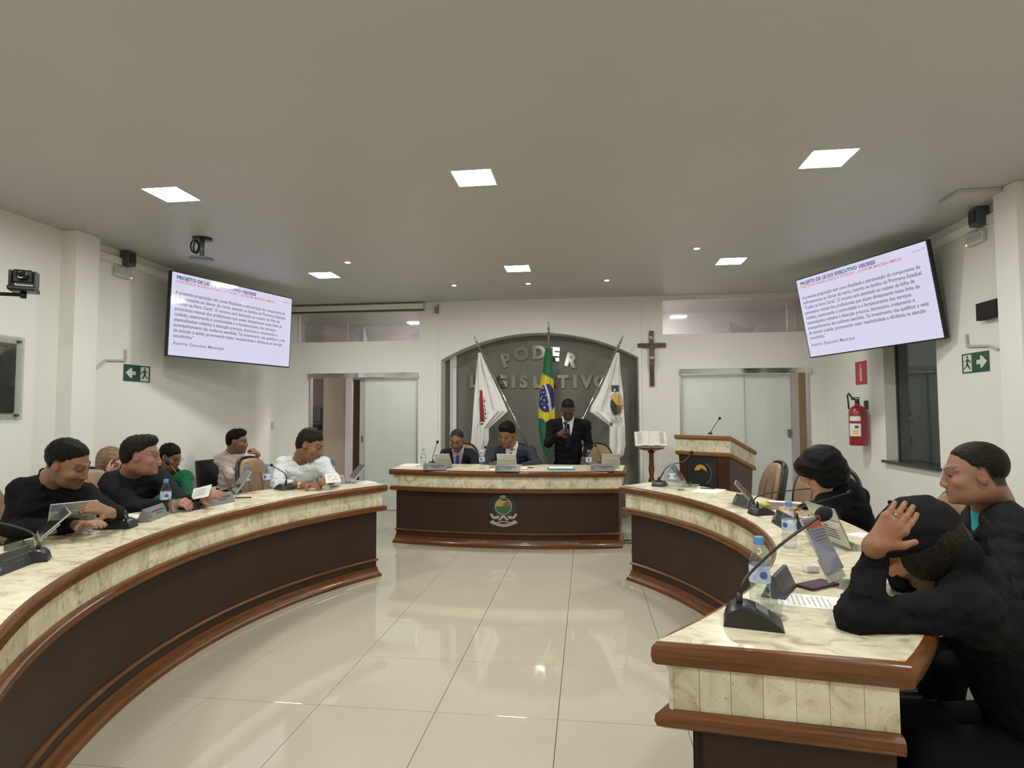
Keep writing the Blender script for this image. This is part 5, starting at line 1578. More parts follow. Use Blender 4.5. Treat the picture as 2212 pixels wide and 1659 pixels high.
def tumbler(px, py, label, z=None, h=.095, r=.034, foot=False):
    p = on(px, py, z); B = thing('drinking_glass', label, 'glass', p, 0, 'drinking glasses')
    pr = [(r*.78, .001), (r*.8, .004), (r, h), (r-.0018, h), (r*.78-.0015, .008), (0, .008)]
    MB().lathe(pr, 22).build('bowl', GLASS, B, 'auto')
    if foot: MB().lathe([(0, .0), (r*1.3, .0), (r*1.35, .003), (r*.5, .006)], 22).build('base_rim', GLASS, B, 'auto')
    return B


def mic_unit(px, py, centre, pts, label, z=None, twist=0.0, sc=1.0, ring=False, head=True, hr=.016, hl=.04):
    p = on(px, py, z); B = thing('desk_microphone', label, 'microphone', p, outward(p, centre)+twist, 'gooseneck desk microphones')
    w, d, h = .050*sc, .055*sc, .052*sc; mb = MB(); n = 16; P = []
    for i in range(n+1):                       # half-moon profile, steep to the audience, easing down to the sitter
        u = i/n; P.append((-.058*sc+.150*sc*u, h*(max(0, math.sin(math.pi*u**.62))**.75)))
    m = n+1; vs = [(x_, y, z_*k+.002) for x_, k in ((-w, .93), (-w*.86, 1.0), (w*.86, 1.0), (w, .93)) for y, z_ in P]
    fs = [(j*m+i, j*m+i+1, (j+1)*m+i+1, (j+1)*m+i) for j in range(3) for i in range(n)]+[tuple(range(m)), tuple(range(3*m, 4*m))[::-1]]+[(j*m, (j+1)*m, (j+1)*m+n, j*m+n) for j in range(3)]
    mb.add(vs, fs); mb.build('base', BLACKP, B, 'auto')
    mb = MB(); mb.box((0, .040*sc, h*.80), (.060*sc, .034*sc, .004), rot=Matrix.Rotation(-.52, 3, 'X')); mb.build('control_panel', GREYP, B, bevel=.0015)
    mb = MB(); mb.lathe([(.010*sc, h*.85), (.009*sc, h+.012), (.006*sc, h+.03)], 12, c=(0, -d*.3, 0)); mb.build('stem_socket', BLACKP, B, True)
    inv = (Matrix.Translation(p) @ Matrix.Rotation(outward(p, centre)+twist, 4, 'Z')).inverted()
    goose(B, [Vector((0, -d*.3, h*.9))]+[inv @ Vector(q) for q in pts], .0042*min(sc, 1.1), head, hr, hl, ring)
    return B


def tablet(px, py, centre, label, z=None, twist=0.0, lit=False, plate=True, red=False, tilt=28, sc=1.0, land=True):
    """tablet on an acrylic stand; its screen looks to the sitter"""
    p = on(px, py, z); B = thing('tablet_stand', label, 'tablet', p, outward(p, centre)+twist, 'tablets on acrylic stands')
    w, h = (.245*sc, .165*sc) if land else (.170*sc, .245*sc); t = math.radians(tilt)
    Fm = Matrix.Translation((0, -.02, .012)) @ Matrix.Rotation(t, 4, 'X')      # plane x,z ; leans to the audience at the top
    def pbox(c, s): mb = MB(); mb.box(c, s); mb.v = [tuple(Fm @ Vector(v)) for v in mb.v]; return mb
    pbox((0, .008, h/2+.03), (w, .008, h)).build('tablet', SILV, B, bevel=.004, seg=3)
    s = pbox((0, .0124, h/2+.03), (w-.012, .0012, h-.012)).build('screen', TSCR if lit else TDRK, B)
    if lit:
        if red: pbox((0, .0133, h+.03-.03), (w-.014, .0008, .028)).build('screen_banner', TRED, s)
        for k in range(4): pbox((-.01, .0133, h+.03-.055-.012*k), (w*.72, .0008, .0035)).build('screen_line', mat('screen_line', (.08, .08, .10), .4), s)
    ph = .128 if plate else .088
    pbox((0, 0.0, ph/2), (w*1.02, .004, ph)).build('back_plate', ACRYLG, B, bevel=.001)
    if plate:
        for k in range(5): pbox((0, -.0028, .096-.014*k), (w*.62*(1 if k else .25), .001, .0035)).build('plate_text', INK, B)
    mb = MB(); mb.box((0, .03, .002), (w*1.02, .13, .004)); mb.build('base_plate', ACRYL, B, bevel=.001)
    mb = MB(); mb.box((0, .022, .014), (w*.9, .004, .024)); mb.build('front_lip', ACRYL, B)
    return B


def nameplate(px, py, centre, label, z=None, twist=0.0, m=None, w=.26, tm=None):
    p = on(px, py, z); B = thing('name_plate', label, 'name plate', p, outward(p, centre)+twist, 'tent name plates')
    mb = MB(); mb.add([(-w/2, -.04, 0), (w/2, -.04, 0), (w/2, .04, 0), (-w/2, .04, 0), (-w/2, -.006, .075), (w/2, -.006, .075), (w/2, .006, .075), (-w/2, .006, .075)],
                      [(0, 1, 5, 4), (2, 3, 7, 6), (4, 5, 6, 7), (1, 2, 6, 5), (3, 0, 4, 7), (0, 3, 2, 1)]); mb.build('tent', m or PLG, B, bevel=.002)
    F = frame((0, -.0235, .0375), (1, 0, 0), (0, .034, .075))
    for zz, ww, hh in ((.012, .62, .008), (-.006, .3, .005)):
        mb = MB(); mb.box((0, 0, 0), (w*ww, hh, .0012)); o = mb.build('name_line', tm or DGREYP, B); o.matrix_local = F @ Matrix.Translation((0.02, zz, .0012))
    mb = MB(); mb.box((0, 0, 0), (.045, .045, .0012)); o = mb.build('crest', mat('crest_grey', (.12, .13, .11), .5), B); o.matrix_local = F @ Matrix.Translation((-w*.40, 0, .0012))
    return B


def paper(px, py, rz, label, w=.21, l=.297, z=None, n=1, m=None, lines=True, hz=0.0):
    p = on(px, py, z); p.z += hz; B = thing('paper_sheet', label, 'paper', p, rz, 'papers on the desks')
    mb = MB(); mb.box((0, 0, .0012*n), (w, l, .0024*n)); s = mb.build('sheet', m or PAPER, B)
    if lines:
        for k in range(9):
            mb = MB(); mb.box((0, l*.34-l*.075*k, .0024*n+.0003), (w*(.74 if k % 4 else .5), l*.014, .0004)); mb.build('printed_line', mat('print_soft', (.35, .35, .36), .8), s)
    return B


def flatbox(name, px, py, rz, size, m, label, cat, z=None, bev=.004, hz=0.0):
    p = on(px, py, z); mb = MB(); mb.box((0, 0, size[2]/2+.0005+hz), size); o = mb.build(name, m, bevel=bev); o.location = p; o.rotation_euler = (0, 0, rz); return tag(o, label, cat)


def pen(px, py, rz, label, z=None, m=None, hz=0.0):
    p = on(px, py, z); p.z += hz; B = thing('pen', label, 'pen', p, rz)
    MB().tube([(-.065, 0, .005), (.05, 0, .005)], .0045, 8).build('barrel', m or BLACKP, B, True)
    MB().tube([(.05, 0, .005), (.068, 0, .005)], [.004, .001], 8).build('tip', CHROME, B, True)
    return B


# ---- left desk, from near to far
mic_unit(72, 1212, CL, [bp(84, 1178, D=2.60), bp(70, 1152, D=2.62), bp(30, 1136, D=2.68), bp(-20, 1126, D=2.75), bp(-60, 1120, D=2.85)], 'gooseneck desk microphone at the left edge bending out of the picture', twist=.3)
nameplate(14, 1232, CL, 'dark tent name plate at the left edge of the left desk', m=PLD, twist=-.1)
tablet(62, 1176, CL, 'dark tablet seen edge-on on a clear stand at the left edge', twist=.62, tilt=46)
tablet(150, 1152, CL, 'tablet on milky stand with printed lines before the young man in black', twist=-.72, tilt=22, sc=.86)
flatbox('white_marker', 166, 1154, .2, (.10, .018, .012), WHITEP, 'white marker lying by the tablet stand on the left desk', 'marker')
paper(208, 1138, .4, 'small white note beside the marker on the left desk', .10, .10)
paper(246, 1122, -.3, 'white document sheets before the young man in black', n=3)
flatbox('document_folder', 238, 1132, -.25, (.24, .30, .006), BLACKP, 'black folder lying under the sheets on the left desk', 'folder', hz=-.0008)
mic_unit(266, 1140, CL, [bp(270, 1112, D=3.02), bp(271, 1104, D=3.03)], 'desk microphone with stem folded short before the young man in black', twist=.15, head=False)
nameplate(330, 1120, CL, 'grey tent name plate left of the bottle on the left desk', twist=.25)
bottle(357, 1106, 'water bottle with blue label standing nearest on the left desk')
tumbler(375, 1109, 'glass tumbler touching the nearest bottle on the left desk')
mic_unit(414, 1100, CL, [bp(412, 1072, D=3.92), bp(406, 1054, D=3.94), bp(388, 1030, D=3.97), bp(366, 1004, D=4.02)], 'gooseneck microphone pointing at the man in profile on the left desk', head=True, twist=-.1)
nameplate(470, 1089, CL, 'grey tent name plate in the middle of the left desk')
tumbler(502, 1078, 'low glass tumbler beside the middle name plate on the left desk')
tablet(500, 1066, CL, 'tablet on a clear stand seen edge-on in the middle of the left desk', twist=1.0, tilt=35)
pen(527, 1076, .3, 'thin pen lying in the middle of the left desk')
bottle(531, 1060, 'water bottle with round blue logo in the middle of the left desk')
bottle(576, 1057, 'full water bottle beside the microphone near the white-shirted man')
mic_unit(615, 1058, CL, [bp(619, 1032, D=4.92), bp(614, 1022, D=4.94), bp(600, 1013, D=5.0), bp(588, 1006, D=5.06)], 'gooseneck microphone bent left before the white-shirted man', twist=-.2, hr=.012, hl=.03)
tumbler(662, 1055, 'small glass turned down before the white-shirted man', h=.05, foot=True)
nameplate(716, 1046, CL, 'pale lilac tent name plate at the far end of the left desk', m=mat('nameplate_lilac', (.34, .34, .42), .3))
bottle(716, 1037, 'water bottle behind the pale name plate at the far end of the left desk')
tablet(752, 1042, CL, 'tablet leaning edge-on at the far end of the left desk', twist=1.15, tilt=42)
paper(788, 1042, .8, 'white sheet under the tablet at the far end of the left desk', .16, .21, lines=False)
# ---- presiding desk
FCn = (-.92, 2.0); ZD = .8366
def rel(px, py): return on(px, py, ZD)
FCc = (-.92, 11.44)
class _c: pass
def fmic(px, py, pts, label): return mic_unit(px, py, (-.92, -40), pts, label, ZD)
paper(888, 1006, 0, 'stack of white sheets at the left end of the presiding desk', z=ZD, n=5, lines=False)
bottle(914, 1008, 'water bottle at the left end of the presiding desk', ZD, capm=ALU)
fmic(936, 1006, [bp(934, 990, D=7.05), bp(938, 976, D=7.08), bp(944, 958, D=7.12)], 'gooseneck microphone upright before the man with glasses')
nameplate(940, 1015, (-.92, -40), 'grey tent name plate before the man with glasses', ZD)
tablet(962, 1010, (-.92, -40), 'tablet on a pale stand before the man with glasses', ZD, -.3, plate=False, sc=.85)
tumbler(972, 1012, 'small glass cup on saucer before the man with glasses', ZD, .05, .03, True)
flatbox('desk_pad', 1006, 1012, 0, (.36, .26, .004), mat('pad_cream', (.55, .46, .33), .6), 'cream desk pad between the two seated men', 'desk pad', ZD)
bottle(1041, 1013, 'water bottle left of the man with the blue tie', ZD, capm=WHITEP)
tumbler(1063, 1010, 'white handled glass mug before the man with the blue tie', ZD, .06, .034, True)
paper(1070, 1014, .3, 'crumpled white note before the man with the blue tie', .12, .12, ZD, lines=False)
nameplate(1096, 1018, (-.92, -40), 'grey tent name plate in the middle of the presiding desk', ZD)
tablet(1096, 1012, (-.92, -40), 'tablet on a pale stand in the middle of the presiding desk', ZD, 0, plate=False, sc=.9)
fmic(1066, 1004, [bp(1062, 985, D=7.1), bp(1056, 975, D=7.15), bp(1050, 968, D=7.2)], 'gooseneck microphone left of the man with the blue tie')
flatbox('spectacle_case', 1133, 1015, .1, (.07, .05, .03), WHITEP, 'small white object beside the pen on the presiding desk', 'case', ZD, .012)
pen(1142, 1011, .1, 'dark pen lying right of the middle tablet on the presiding desk', ZD)
flatbox('document_folder', 1212, 1014, .08, (.30, .23, .012), mat('folder_blue', (.05, .22, .33), .5), 'blue folder of papers before the standing man', 'folder', ZD)
paper(1212, 1013, .1, 'white sheet lying on the blue folder', .27, .20, ZD, lines=False, hz=.014)
bottle(1272, 1014, 'water bottle with blue cap right of the standing man', ZD)
tumbler(1286, 1010, 'glass tumbler beside the bottle right of the standing man', ZD, .07, .032)
nameplate(1302, 1017, (-.92, -40), 'grey tent name plate at the right end of the presiding desk', ZD)
tablet(1318, 1011, (-.92, -40), 'tablet on a pale stand at the right end of the presiding desk', ZD, .15, plate=False, sc=.85)
fmic(1300, 1006, [bp(1296, 985, D=7.2), bp(1291, 970, D=7.25), bp(1287, 964, D=7.3)], 'thin gooseneck microphone at the right end of the presiding desk')
# ---- right desk, far to near
mic_unit(1424, 1050, CR, [bp(1432, 1022, D=5.08), bp(1438, 1012, D=5.08), bp(1452, 1003, D=5.1), bp(1478, 996, D=5.15), bp(1492, 980, D=5.25)], 'gooseneck microphone at the far end of the right desk', twist=.5)
bottle(1452, 1056, 'water bottle at the far end of the right desk')
tumbler(1470, 1059, 'glass tumbler in front of the bottle at the far end of the right desk', h=.085, foot=True)
tablet(1484, 1049, CR, 'tablet on a clear stand before the lectern on the right desk', twist=-.9, tilt=36)
paper(1530, 1060, -.5, 'white sheet with a pen lying on it, far end of the right desk', lines=False)
pen(1530, 1057, -.35, 'black pen lying on the white sheet at the far end of the right desk', hz=.003)
nameplate(1608, 1094, CR, 'dark tent name plate beside the leaning tablet on the right desk', m=PLD, w=.20)
tablet(1638, 1094, CR, 'tablet on a clear stand leaning far back in the middle of the right desk', twist=-.5, tilt=42)
mic_unit(1642, 1112, CR, [bp(1628, 1086, D=4.0), bp(1634, 1074, D=4.02), bp(1660, 1066, D=4.1), bp(1705, 1060, D=4.2), bp(1752, 1055, D=4.3)], 'gooseneck microphone stretching right toward the woman with the bob', twist=.2, ring=True)
flatbox('sweets_wrapper', 1652, 1096, .4, (.06, .05, .03), mat('wrapper_yellow', (.55, .52, .08), .4), 'crumpled yellow wrapper by the microphone on the right desk', 'wrapper', bev=.014)
paper(1692, 1090, -.4, 'white sheets before the woman with the bob', n=2, lines=False)
flatbox('notebook', 1690, 1094, -.4, (.24, .30, .006), mat('notebook_brown', (.18, .12, .08), .6), 'open notebook under the white sheets on the right desk', 'notebook', hz=-.0008)
paper(1655, 1110, -.9, 'folded white sheet beside the microphone base on the right desk', .15, .21, lines=False)
mic_unit(1728, 1140, CR, [bp(1716, 1106, D=3.32), bp(1724, 1098, D=3.34), bp(1760, 1086, D=3.42), bp(1800, 1074, D=3.5), bp(1832, 1064, D=3.58)], 'gooseneck microphone with red ring reaching over the right desk', twist=.2, ring=True)
nameplate(1694, 1136, CR, 'dark tent name plate behind the middle bottle on the right desk', m=PLD, w=.22)
bottle(1706, 1183, 'water bottle with blue cap in the middle of the right desk')
tumbler(1768, 1136, 'square glass tumbler of dark drink before the woman with the bob', h=.10, r=.038)
tablet(1812, 1178, CR, 'tablet on milky stand with printed lines on the right desk', twist=.35, tilt=24)
paper(1806, 1162, .4, 'small white note behind the printed tablet stand', .09, .10, lines=False)
paper(1880, 1160, .5, 'white sheet at the elbow of the man with the cap', .12, .20, lines=False)
tablet(1822, 1262, CR, 'lit tablet with a red banner on a clear stand in the foreground', twist=-.34, lit=True, red=True, plate=False, tilt=27, land=False, sc=.86)
flatbox('charger_plug', 1752, 1235, .2, (.06, .045, .028), WHITEP, 'white charger behind the lit tablet', 'charger', bev=.008)
flatbox('smartphone', 1765, 1266, -.95, (.075, .155, .010), mat('phone_purple', (.05, .022, .035), .25), 'dark purple smartphone lying by the lit tablet', 'phone', bev=.004)
nameplate(1684, 1278, CR, 'dark tent name plate lying behind the foreground bottle', m=mat('nameplate_slate', (.06, .065, .08), .2), w=.20)
paper(1752, 1300, math.radians(78), 'printed agenda sheet by the elbow of the man with the cap', .15, .21)
bottle(1643, 1318, 'large clear water bottle with blue cap in the right foreground', h=.235)
tumbler(1668, 1333, 'low glass base beside the foreground bottle', h=.05, foot=True)
mic_unit(1612, 1346, CR, [bp(1600, 1292, D=1.80), bp(1606, 1258, D=1.81), bp(1640, 1218, D=1.84), bp(1700, 1166, D=1.88), bp(1768, 1118, D=1.94)], 'large gooseneck microphone with foam head in the right foreground', twist=.42, sc=1.12, ring=True, hr=.024, hl=.058)
# cup in the hand, handheld microphone, sheets held up
M_ = thing('handheld_microphone', 'black handheld microphone held by the standing man', 'microphone', (0, 0, 0))
a, b = bp(1223, 940, D=7.17), bp(1221, 914, D=7.16)
MB().tube([a, a.lerp(b, .8)], [.013, .017], 12).build('handle', BLACKP, M_, True); MB().sphere(b, .026, 14, 10).build('grille', mat('mic_grille', (.02, .02, .022), .5, .5), M_, True)
def held(label, pts, th=.002):
    P = [Vector(p) for p in pts]; n = (P[1]-P[0]).cross(P[3]-P[0]).normalized()*th; mb = MB(); mb.add(P+[p+n for p in P], [(0, 1, 2, 3), (7, 6, 5, 4), (0, 4, 5, 1), (1, 5, 6, 2), (2, 6, 7, 3), (3, 7, 4, 0)])
    B = thing('held_sheet', label, 'paper'); s = mb.build('sheet', PAPER, B)
    for k in range(4):
        f = .2+.16*k; q = [P[0].lerp(P[3], f).lerp(P[1].lerp(P[2], f), t) for t in (.15, .75)]; q2 = [P[0].lerp(P[3], f+.04).lerp(P[1].lerp(P[2], f+.04), t) for t in (.75, .15)]
        off = (Vector(CAM)-P[0]).normalized()*.003; m2 = MB(); m2.add([v+off for v in q+q2], [(0, 1, 2, 3)]); m2.build('printed_line', MATS['print_soft'], s)
held('white sheet held up by the man in profile on the left', [bp(418, 1056, D=3.98), bp(458, 1046, D=4.0), bp(450, 1072, D=3.96), bp(412, 1080, D=3.94)])
held('white sheet in the hand of the white-shirted man', [bp(702, 1024, D=4.98), bp(730, 1022, D=5.02), bp(738, 1040, D=5.0), bp(704, 1044, D=4.92)])

# ================================================================== CHAIRS, BOOTH, CABLE
def ch_at(px, D, c, label, twist=0):
    p = bp(px, 1000, D=D); f = math.degrees(math.atan2(c[1]-p.y, c[0]-p.x))+twist; chair(p.x, p.y, f, label)
ch_at(42, 3.98, CL, 'tan leather chair behind the young man at the left edge', 20)
ch_at(262, 4.62, CL, 'tan leather chair behind the man in profile, left desk', 15)
ch_at(594, 5.72, CL, 'tan leather chair with black edge behind the white-shirted man', 25)
ch_at(1606, 5.05, CR, 'tan chair with grey shell seen from the side near the lectern', -30)
ch_at(1764, 4.42, CR, 'tan leather chair facing the picture left of the woman with the bob', 35)
ch_at(1985, 3.18, CR, 'tan leather chair behind the capped man, its top edge showing', 10)
ch_at(2290, 2.28, CR, 'tan leather chair at the right edge of the picture', 10)
ch_at(1286, 7.95, (0.2, 0), 'tan leather chair behind the presiding desk right of the standing man', 0)
ch_at(990, 8.02, (-1.6, 0), 'tan leather chair behind the man with glasses', 0)
ch_at(1108, 7.98, (-1, 0), 'tan leather chair behind the man with the blue tie', 0)
def wall_chair(px, D, face, label):
    p = bp(px, 1000, D=D); B = thing('visitor_chair', label, 'chair', (p.x, p.y, 0), math.radians(face-90), 'black visitor chairs')
    mb = MB(); mb.box((0, 0, .45), (.46, .44, .06)); mb.build('seat', DGREYP, B, bevel=.02)
    mb = MB(); mb.box((0, -.24, .74), (.46, .04, .34), rot=Matrix.Rotation(.14, 3, 'X')); mb.build('backrest', BLACKP, B, bevel=.015)
    for sx in (-1, 1):
        MB().tube([(sx*.22, .2, 0), (sx*.22, .2, .43)], .012).build('leg', BLACKP, B); MB().tube([(sx*.22, -.2, 0), (sx*.22, -.2, .43), (sx*.22, -.26, .85)], .012).build('leg', BLACKP, B)
for px, D, lab in ((492, 7.2, 'black visitor chair under the man in the pink shirt'), (226, 5.32, 'black visitor chair under the blond woman'), (372, 6.3, 'black visitor chair under the woman in green')):
    wall_chair(px, D, -8, lab)
t = thing('booth_desk', 'dark desk inside the booth behind the tinted window', 'desk', (4.0, 6.55, 0))
mb = MB(); mb.box((0, 0, .90), (.6, 1.6, .04)); mb.build('desktop', BLACKP, t)
for y in (-.7, .7): mb = MB(); mb.box((0, y, .44), (.5, .05, .88)); mb.build('leg', BLACKP, t)
t = thing('laptop', 'black laptop on the booth desk behind the tinted window', 'laptop', (3.95, 6.35, .92))
mb = MB(); mb.box((0, 0, .01), (.24, .34, .018)); mb.build('keyboard_deck', BLACKP, t, bevel=.004)
mb = MB(); mb.box((-.12, 0, .12), (.010, .34, .23), rot=Matrix.Rotation(-.2, 3, 'Y')); mb.build('lid', BLACKP, t, bevel=.004)
t = thing('booth_microphone', 'thin gooseneck microphone standing inside the booth window', 'microphone', (0, 0, 0))
a, b = bp(1998, 985, X=3.75), bp(1988, 905, X=3.75); a.z = .93
MB().lathe([(.05, -.008), (.05, .01), (.02, .02)], 16, c=a).build('base', BLACKP, t, True); goose(t, [a, a.lerp(b, .5)+Vector((0, .01, 0)), b], .005, True, .022, .05)
flatbox('booth_headset', 1930, 985, .4, (.10, .22, .035), BLACKP, 'flat black bag on the booth window sill', 'bag', .95, .012)
t = thing('floor_cable', 'black cables lying on the floor between the presiding and right desks', 'cable', (0, 0, 0))
a = bp(1346, 1168, Z=.01); MB().tube([a, a+Vector((.06, .04, 0)), a+Vector((.12, -.03, 0)), a+Vector((.2, .05, 0)), a+Vector((.3, .0, 0))], .007, 6).build('cable', BLACKP, t, True)
MB().tube([a+Vector((-.05, -.12, 0)), a+Vector((.03, -.10, 0)), a+Vector((.09, -.14, 0)), a+Vector((.2, -.02, 0))], .006, 6).build('cable', DGREYP, t, True)

# ------------------------------------------------------------------ who sits where
JACK = fab('black', (.0085, .0085, .0095)); DARKB = fab('navy_black', (.009, .010, .013)); NAVY = fab('slate_suit', (.034, .038, .050)); SUITG = fab('dark_grey_suit', (.022, .022, .027))
WSH = fab('white_shirt', (.60, .63, .65)); PSH = fab('pink_shirt', (.62, .52, .50)); LSH = fab('lavender_shirt', (.38, .36, .45)); BLZ = fab('charcoal_blazer', (.019, .021, .023))
TEAL = fab('teal_shirt', (.05, .33, .36)); GRN = fab('green_cardigan', (.014, .13, .055)); PNK = fab('rose_top', (.38, .20, .16)); TRO = fab('dark_trousers', (.012, .012, .014))
SK_T = (.26, .135, .075); SK_R = (.33, .165, .118); SK_L = (.46, .27, .19); SK_D = (.085, .042, .028); SK_M = (.235, .115, .068)
BLK = (.010, .009, .009); BRN = (.022, .016, .012); GRY = (.06, .05, .045)

# 1 young man in black, far left
c = W(146, 1000, 3.40); N = W(112, 1040, 3.47)
sh = [W(50, 1058, 3.52), W(182, 1072, 3.52)]
el = [W(24, 1140, 3.40), W(250, 1112, 3.36)]; wr = [W(178, 1134, 3.06), W(240, 1108, 3.18)]
person('young man in black leaning over the left desk toward a tablet', (c, 58, -22, -8, 1.10, dict(stubble=.35, neck=1.12, scalp=BLK, fz=.064, nape=-.045)), SK_T, N, W(60, 1250, 3.78), sh,
       [(0, el[0], wr[0]), (1, el[1], wr[1])], ('shirt', JACK), h=.0058, ch=.0085, chest=35, legm=TRO, collar=1, bulk=1.05,
       hair=lambda P, c, R, s: hair_short(P, c, R, s, HAIRB, .0058, .011, front_z=.066, nape=.0),
       hands=[dict(w=wr[0], f=W(222, 1126, 3.0)-wr[0], n=(0, 0, 1), side=1, curl=(10, 15, 12)), dict(w=wr[1], f=W(206, 1096, 3.12)-wr[1], n=(.3, -.6, .7), side=-1, curl=(30, 40, 25))])
# 3 man in dark shirt, profile
c = W(304, 984, 4.06); N = W(286, 1020, 4.14)
sh = [W(243, 1042, 4.14), W(344, 1036, 4.24)]
el = [W(290, 1096, 3.92), W(392, 1084, 4.10)]; wr = [W(372, 1088, 3.90), W(436, 1080, 4.02)]
person('middle-aged man in a dark shirt in profile at the left desk, holding a sheet', (c, 76, -3, 0, 1.09, dict(chub=.5, neck=1.18, brow=(.06, .04, .03), scalp=BRN, fz=.072, nape=-.06)), SK_R, N, W(268, 1190, 4.35), sh,
       [(0, el[0], wr[0]), (1, el[1], wr[1])], ('shirt', fab('charcoal_shirt', (.014, .017, .018))), h=.0062, ch=.009, chest=55, legm=TRO, collar=1, bulk=1.08,
       hair=lambda P, c, R, s: hair_short(P, c, R, s, HAIRBR, .0062, .013, front_z=.074, nape=-.03, sweep=.010),
       hands=[dict(w=wr[0], f=W(408, 1083, 3.86)-wr[0], n=(0, -.5, .9), side=1, curl=(30, 40, 25)), dict(w=wr[1], f=W(464, 1066, 4.0)-wr[1], n=(.2, -.6, .7), side=1, curl=(15, 30, 15))])
# 2 blond woman behind
def hair_long(m, fringe=True, drop=.20, h=.008, vol=.014):
    def fn(P, c, R, s):
        S = SDF(c-.32*s, c+.25*s, h)
        def L(x, y, z): return c+R @ (np.array([x, y, z])*s)
        S.ell(L(0, -.016, .036), np.array([.078+vol, .100+vol, .085+vol])*s, R, .02*s)
        for q in (-1, 1): S.cone(L(q*.072, -.025, .0), L(q*.088, -.03, -drop), .038*s, .030*s, .04*s)
        S.cone(L(0, -.07, 0), L(0, -.075, -drop), .06*s, .05*s, .04*s)
        S.ell(L(0, .125, -.045), np.array([.066, .088, .105])*s, R, .02*s, cut=True)
        S.ell(L(0, .055, -.14), np.array([.066, .085, .12])*s, R, .02*s, cut=True)
        S.wrinkle(.0016, 150, 9); return S.obj('hair', m, P)
    return fn
c = W(242, 1000, 5.2); N = W(228, 1034, 5.25); sh = [W(202, 1050, 5.3), W(258, 1050, 5.25)]
el = [W(224, 1082, 5.0), W(272, 1088, 5.2)]; wr = [W(236, 1028, 5.02), W(300, 1092, 5.1)]
person('blond woman resting her cheek on her hand behind the left desk', (c, 34, -10, -12, 1.08, dict(fem=1, scalp=(.16, .10, .05), fz=.070)), SK_L, N, W(220, 1150, 5.4), sh,
       [(0, el[0], wr[0]), (1, el[1], wr[1])], ('blouse', PNK), h=.0078, ch=.012, chest=30, legm=TRO, bulk=.86, sleeve=.55,
       hair=hair_long(HAIRBL), hands=[dict(w=wr[0], f=W(233, 1003, 5.06)-wr[0], n=(-.6, -.7, .2), side=1, curl=(15, 20, 15), sc=.92)])
# 4 woman in green and black
def hair_tied(P, c, R, s): return hair_short(P, c, R, s, HAIRB, .008, .014, front_z=.060, nape=-.07, noise=.002)
c = W(367, 986, 6.0); N = W(368, 1018, 6.05); sh = [W(338, 1030, 6.1), W(400, 1030, 6.0)]
el = [W(334, 1080, 5.8), W(408, 1078, 5.85)]; wr = [W(370, 1090, 5.7), W(430, 1085, 5.65)]
person('woman in black top and green cardigan with glasses by the left wall', (c, 55, -18, 0, 1.04, dict(fem=1, scalp=BLK, fz=.060)), SK_M, N, W(370, 1120, 6.2), sh,
       [(0, el[0], wr[0]), (1, el[1], wr[1])], ('cardigan', GRN), h=.009, ch=.011, chest=45, legm=TRO, bulk=.9, v=.45, shirt=fab('black_top', (.010, .012, .012)), glass=True,
       hair=hair_tied, hands=[dict(w=wr[1], f=(.3, -.6, -.1), n=(0, 0, 1), side=1)])
# 5 man in pink shirt by the wall
c = W(512, 953, 7.1); N = W(500, 980, 7.16); sh = [W(477, 991, 7.2), W(534, 988, 7.15)]
el = [W(500, 1028, 6.95), W(566, 1020, 7.0)]; wr = [W(542, 1022, 6.82), W(556, 980, 6.95)]
person('man in a pale pink shirt resting his chin on his fist by the left wall', (c, 68, -4, 0, 1.12, dict(stubble=.3, scalp=BLK, fz=.066, neck=1.1)), SK_M, N, W(497, 1060, 7.3), sh,
       [(0, el[0], wr[0]), (1, el[1], wr[1])], ('shirt', PSH), h=.0085, ch=.010, chest=55, legm=TRO, collar=1, sleeve=.25, wr=.005,
       hair=lambda P, c, R, s: hair_short(P, c, R, s, HAIRB, .0085, .016, front_z=.068, nape=-.04, sweep=.012),
       hands=[dict(w=wr[0], f=(.5, -.5, 0), n=(0, 0, 1), side=1), dict(w=wr[1], f=W(536, 964, 6.98)-wr[1], n=(.6, -.2, .7), side=-1, curl=(50, 80, 50))])
# 6 man in white shirt
c = W(670, 962, 5.35); N = W(650, 994, 5.44); sh = [W(612, 1004, 5.44), W(696, 1004, 5.34)]
el = [W(598, 1048, 5.10), W(722, 1038, 5.20)]; wr = [W(662, 1048, 4.98), W(714, 1042, 5.05)]
def watch(P, c, R, s, f2, ax, l):
    a, b = Vector(W(644, 1048, 5.01)), Vector(W(652, 1048, 4.995)); MB().tube([a, b], .034, 16).build('wrist_watch', mat('watch_gold', (.45, .36, .24), .3, .8), P, True)
person('man in a white shirt leaning on the far end of the left desk reading', (c, 62, -16, 6, 1.16, dict(stubble=.15, scalp=BLK, fz=.062, neck=1.15)), SK_M, N, W(630, 1130, 5.65), sh,
       [(0, el[0], wr[0]), (1, el[1], wr[1])], ('shirt', WSH), h=.0075, ch=.009, chest=25, legm=TRO, v=.16, sleeve=.55, bulk=1.06, wr=.0042, collar=1, extra=watch,
       hair=lambda P, c, R, s: hair_short(P, c, R, s, HAIRBR, .0075, .014, front_z=.064, nape=-.05, vol=.006),
       hands=[dict(w=wr[0], f=W(690, 1046, 4.92)-wr[0], n=(0, -.3, 1), side=1, curl=(20, 30, 20)), dict(w=wr[1], f=W(700, 1036, 4.95)-wr[1], n=(.3, -.4, .8), side=-1, curl=(30, 40, 25))])
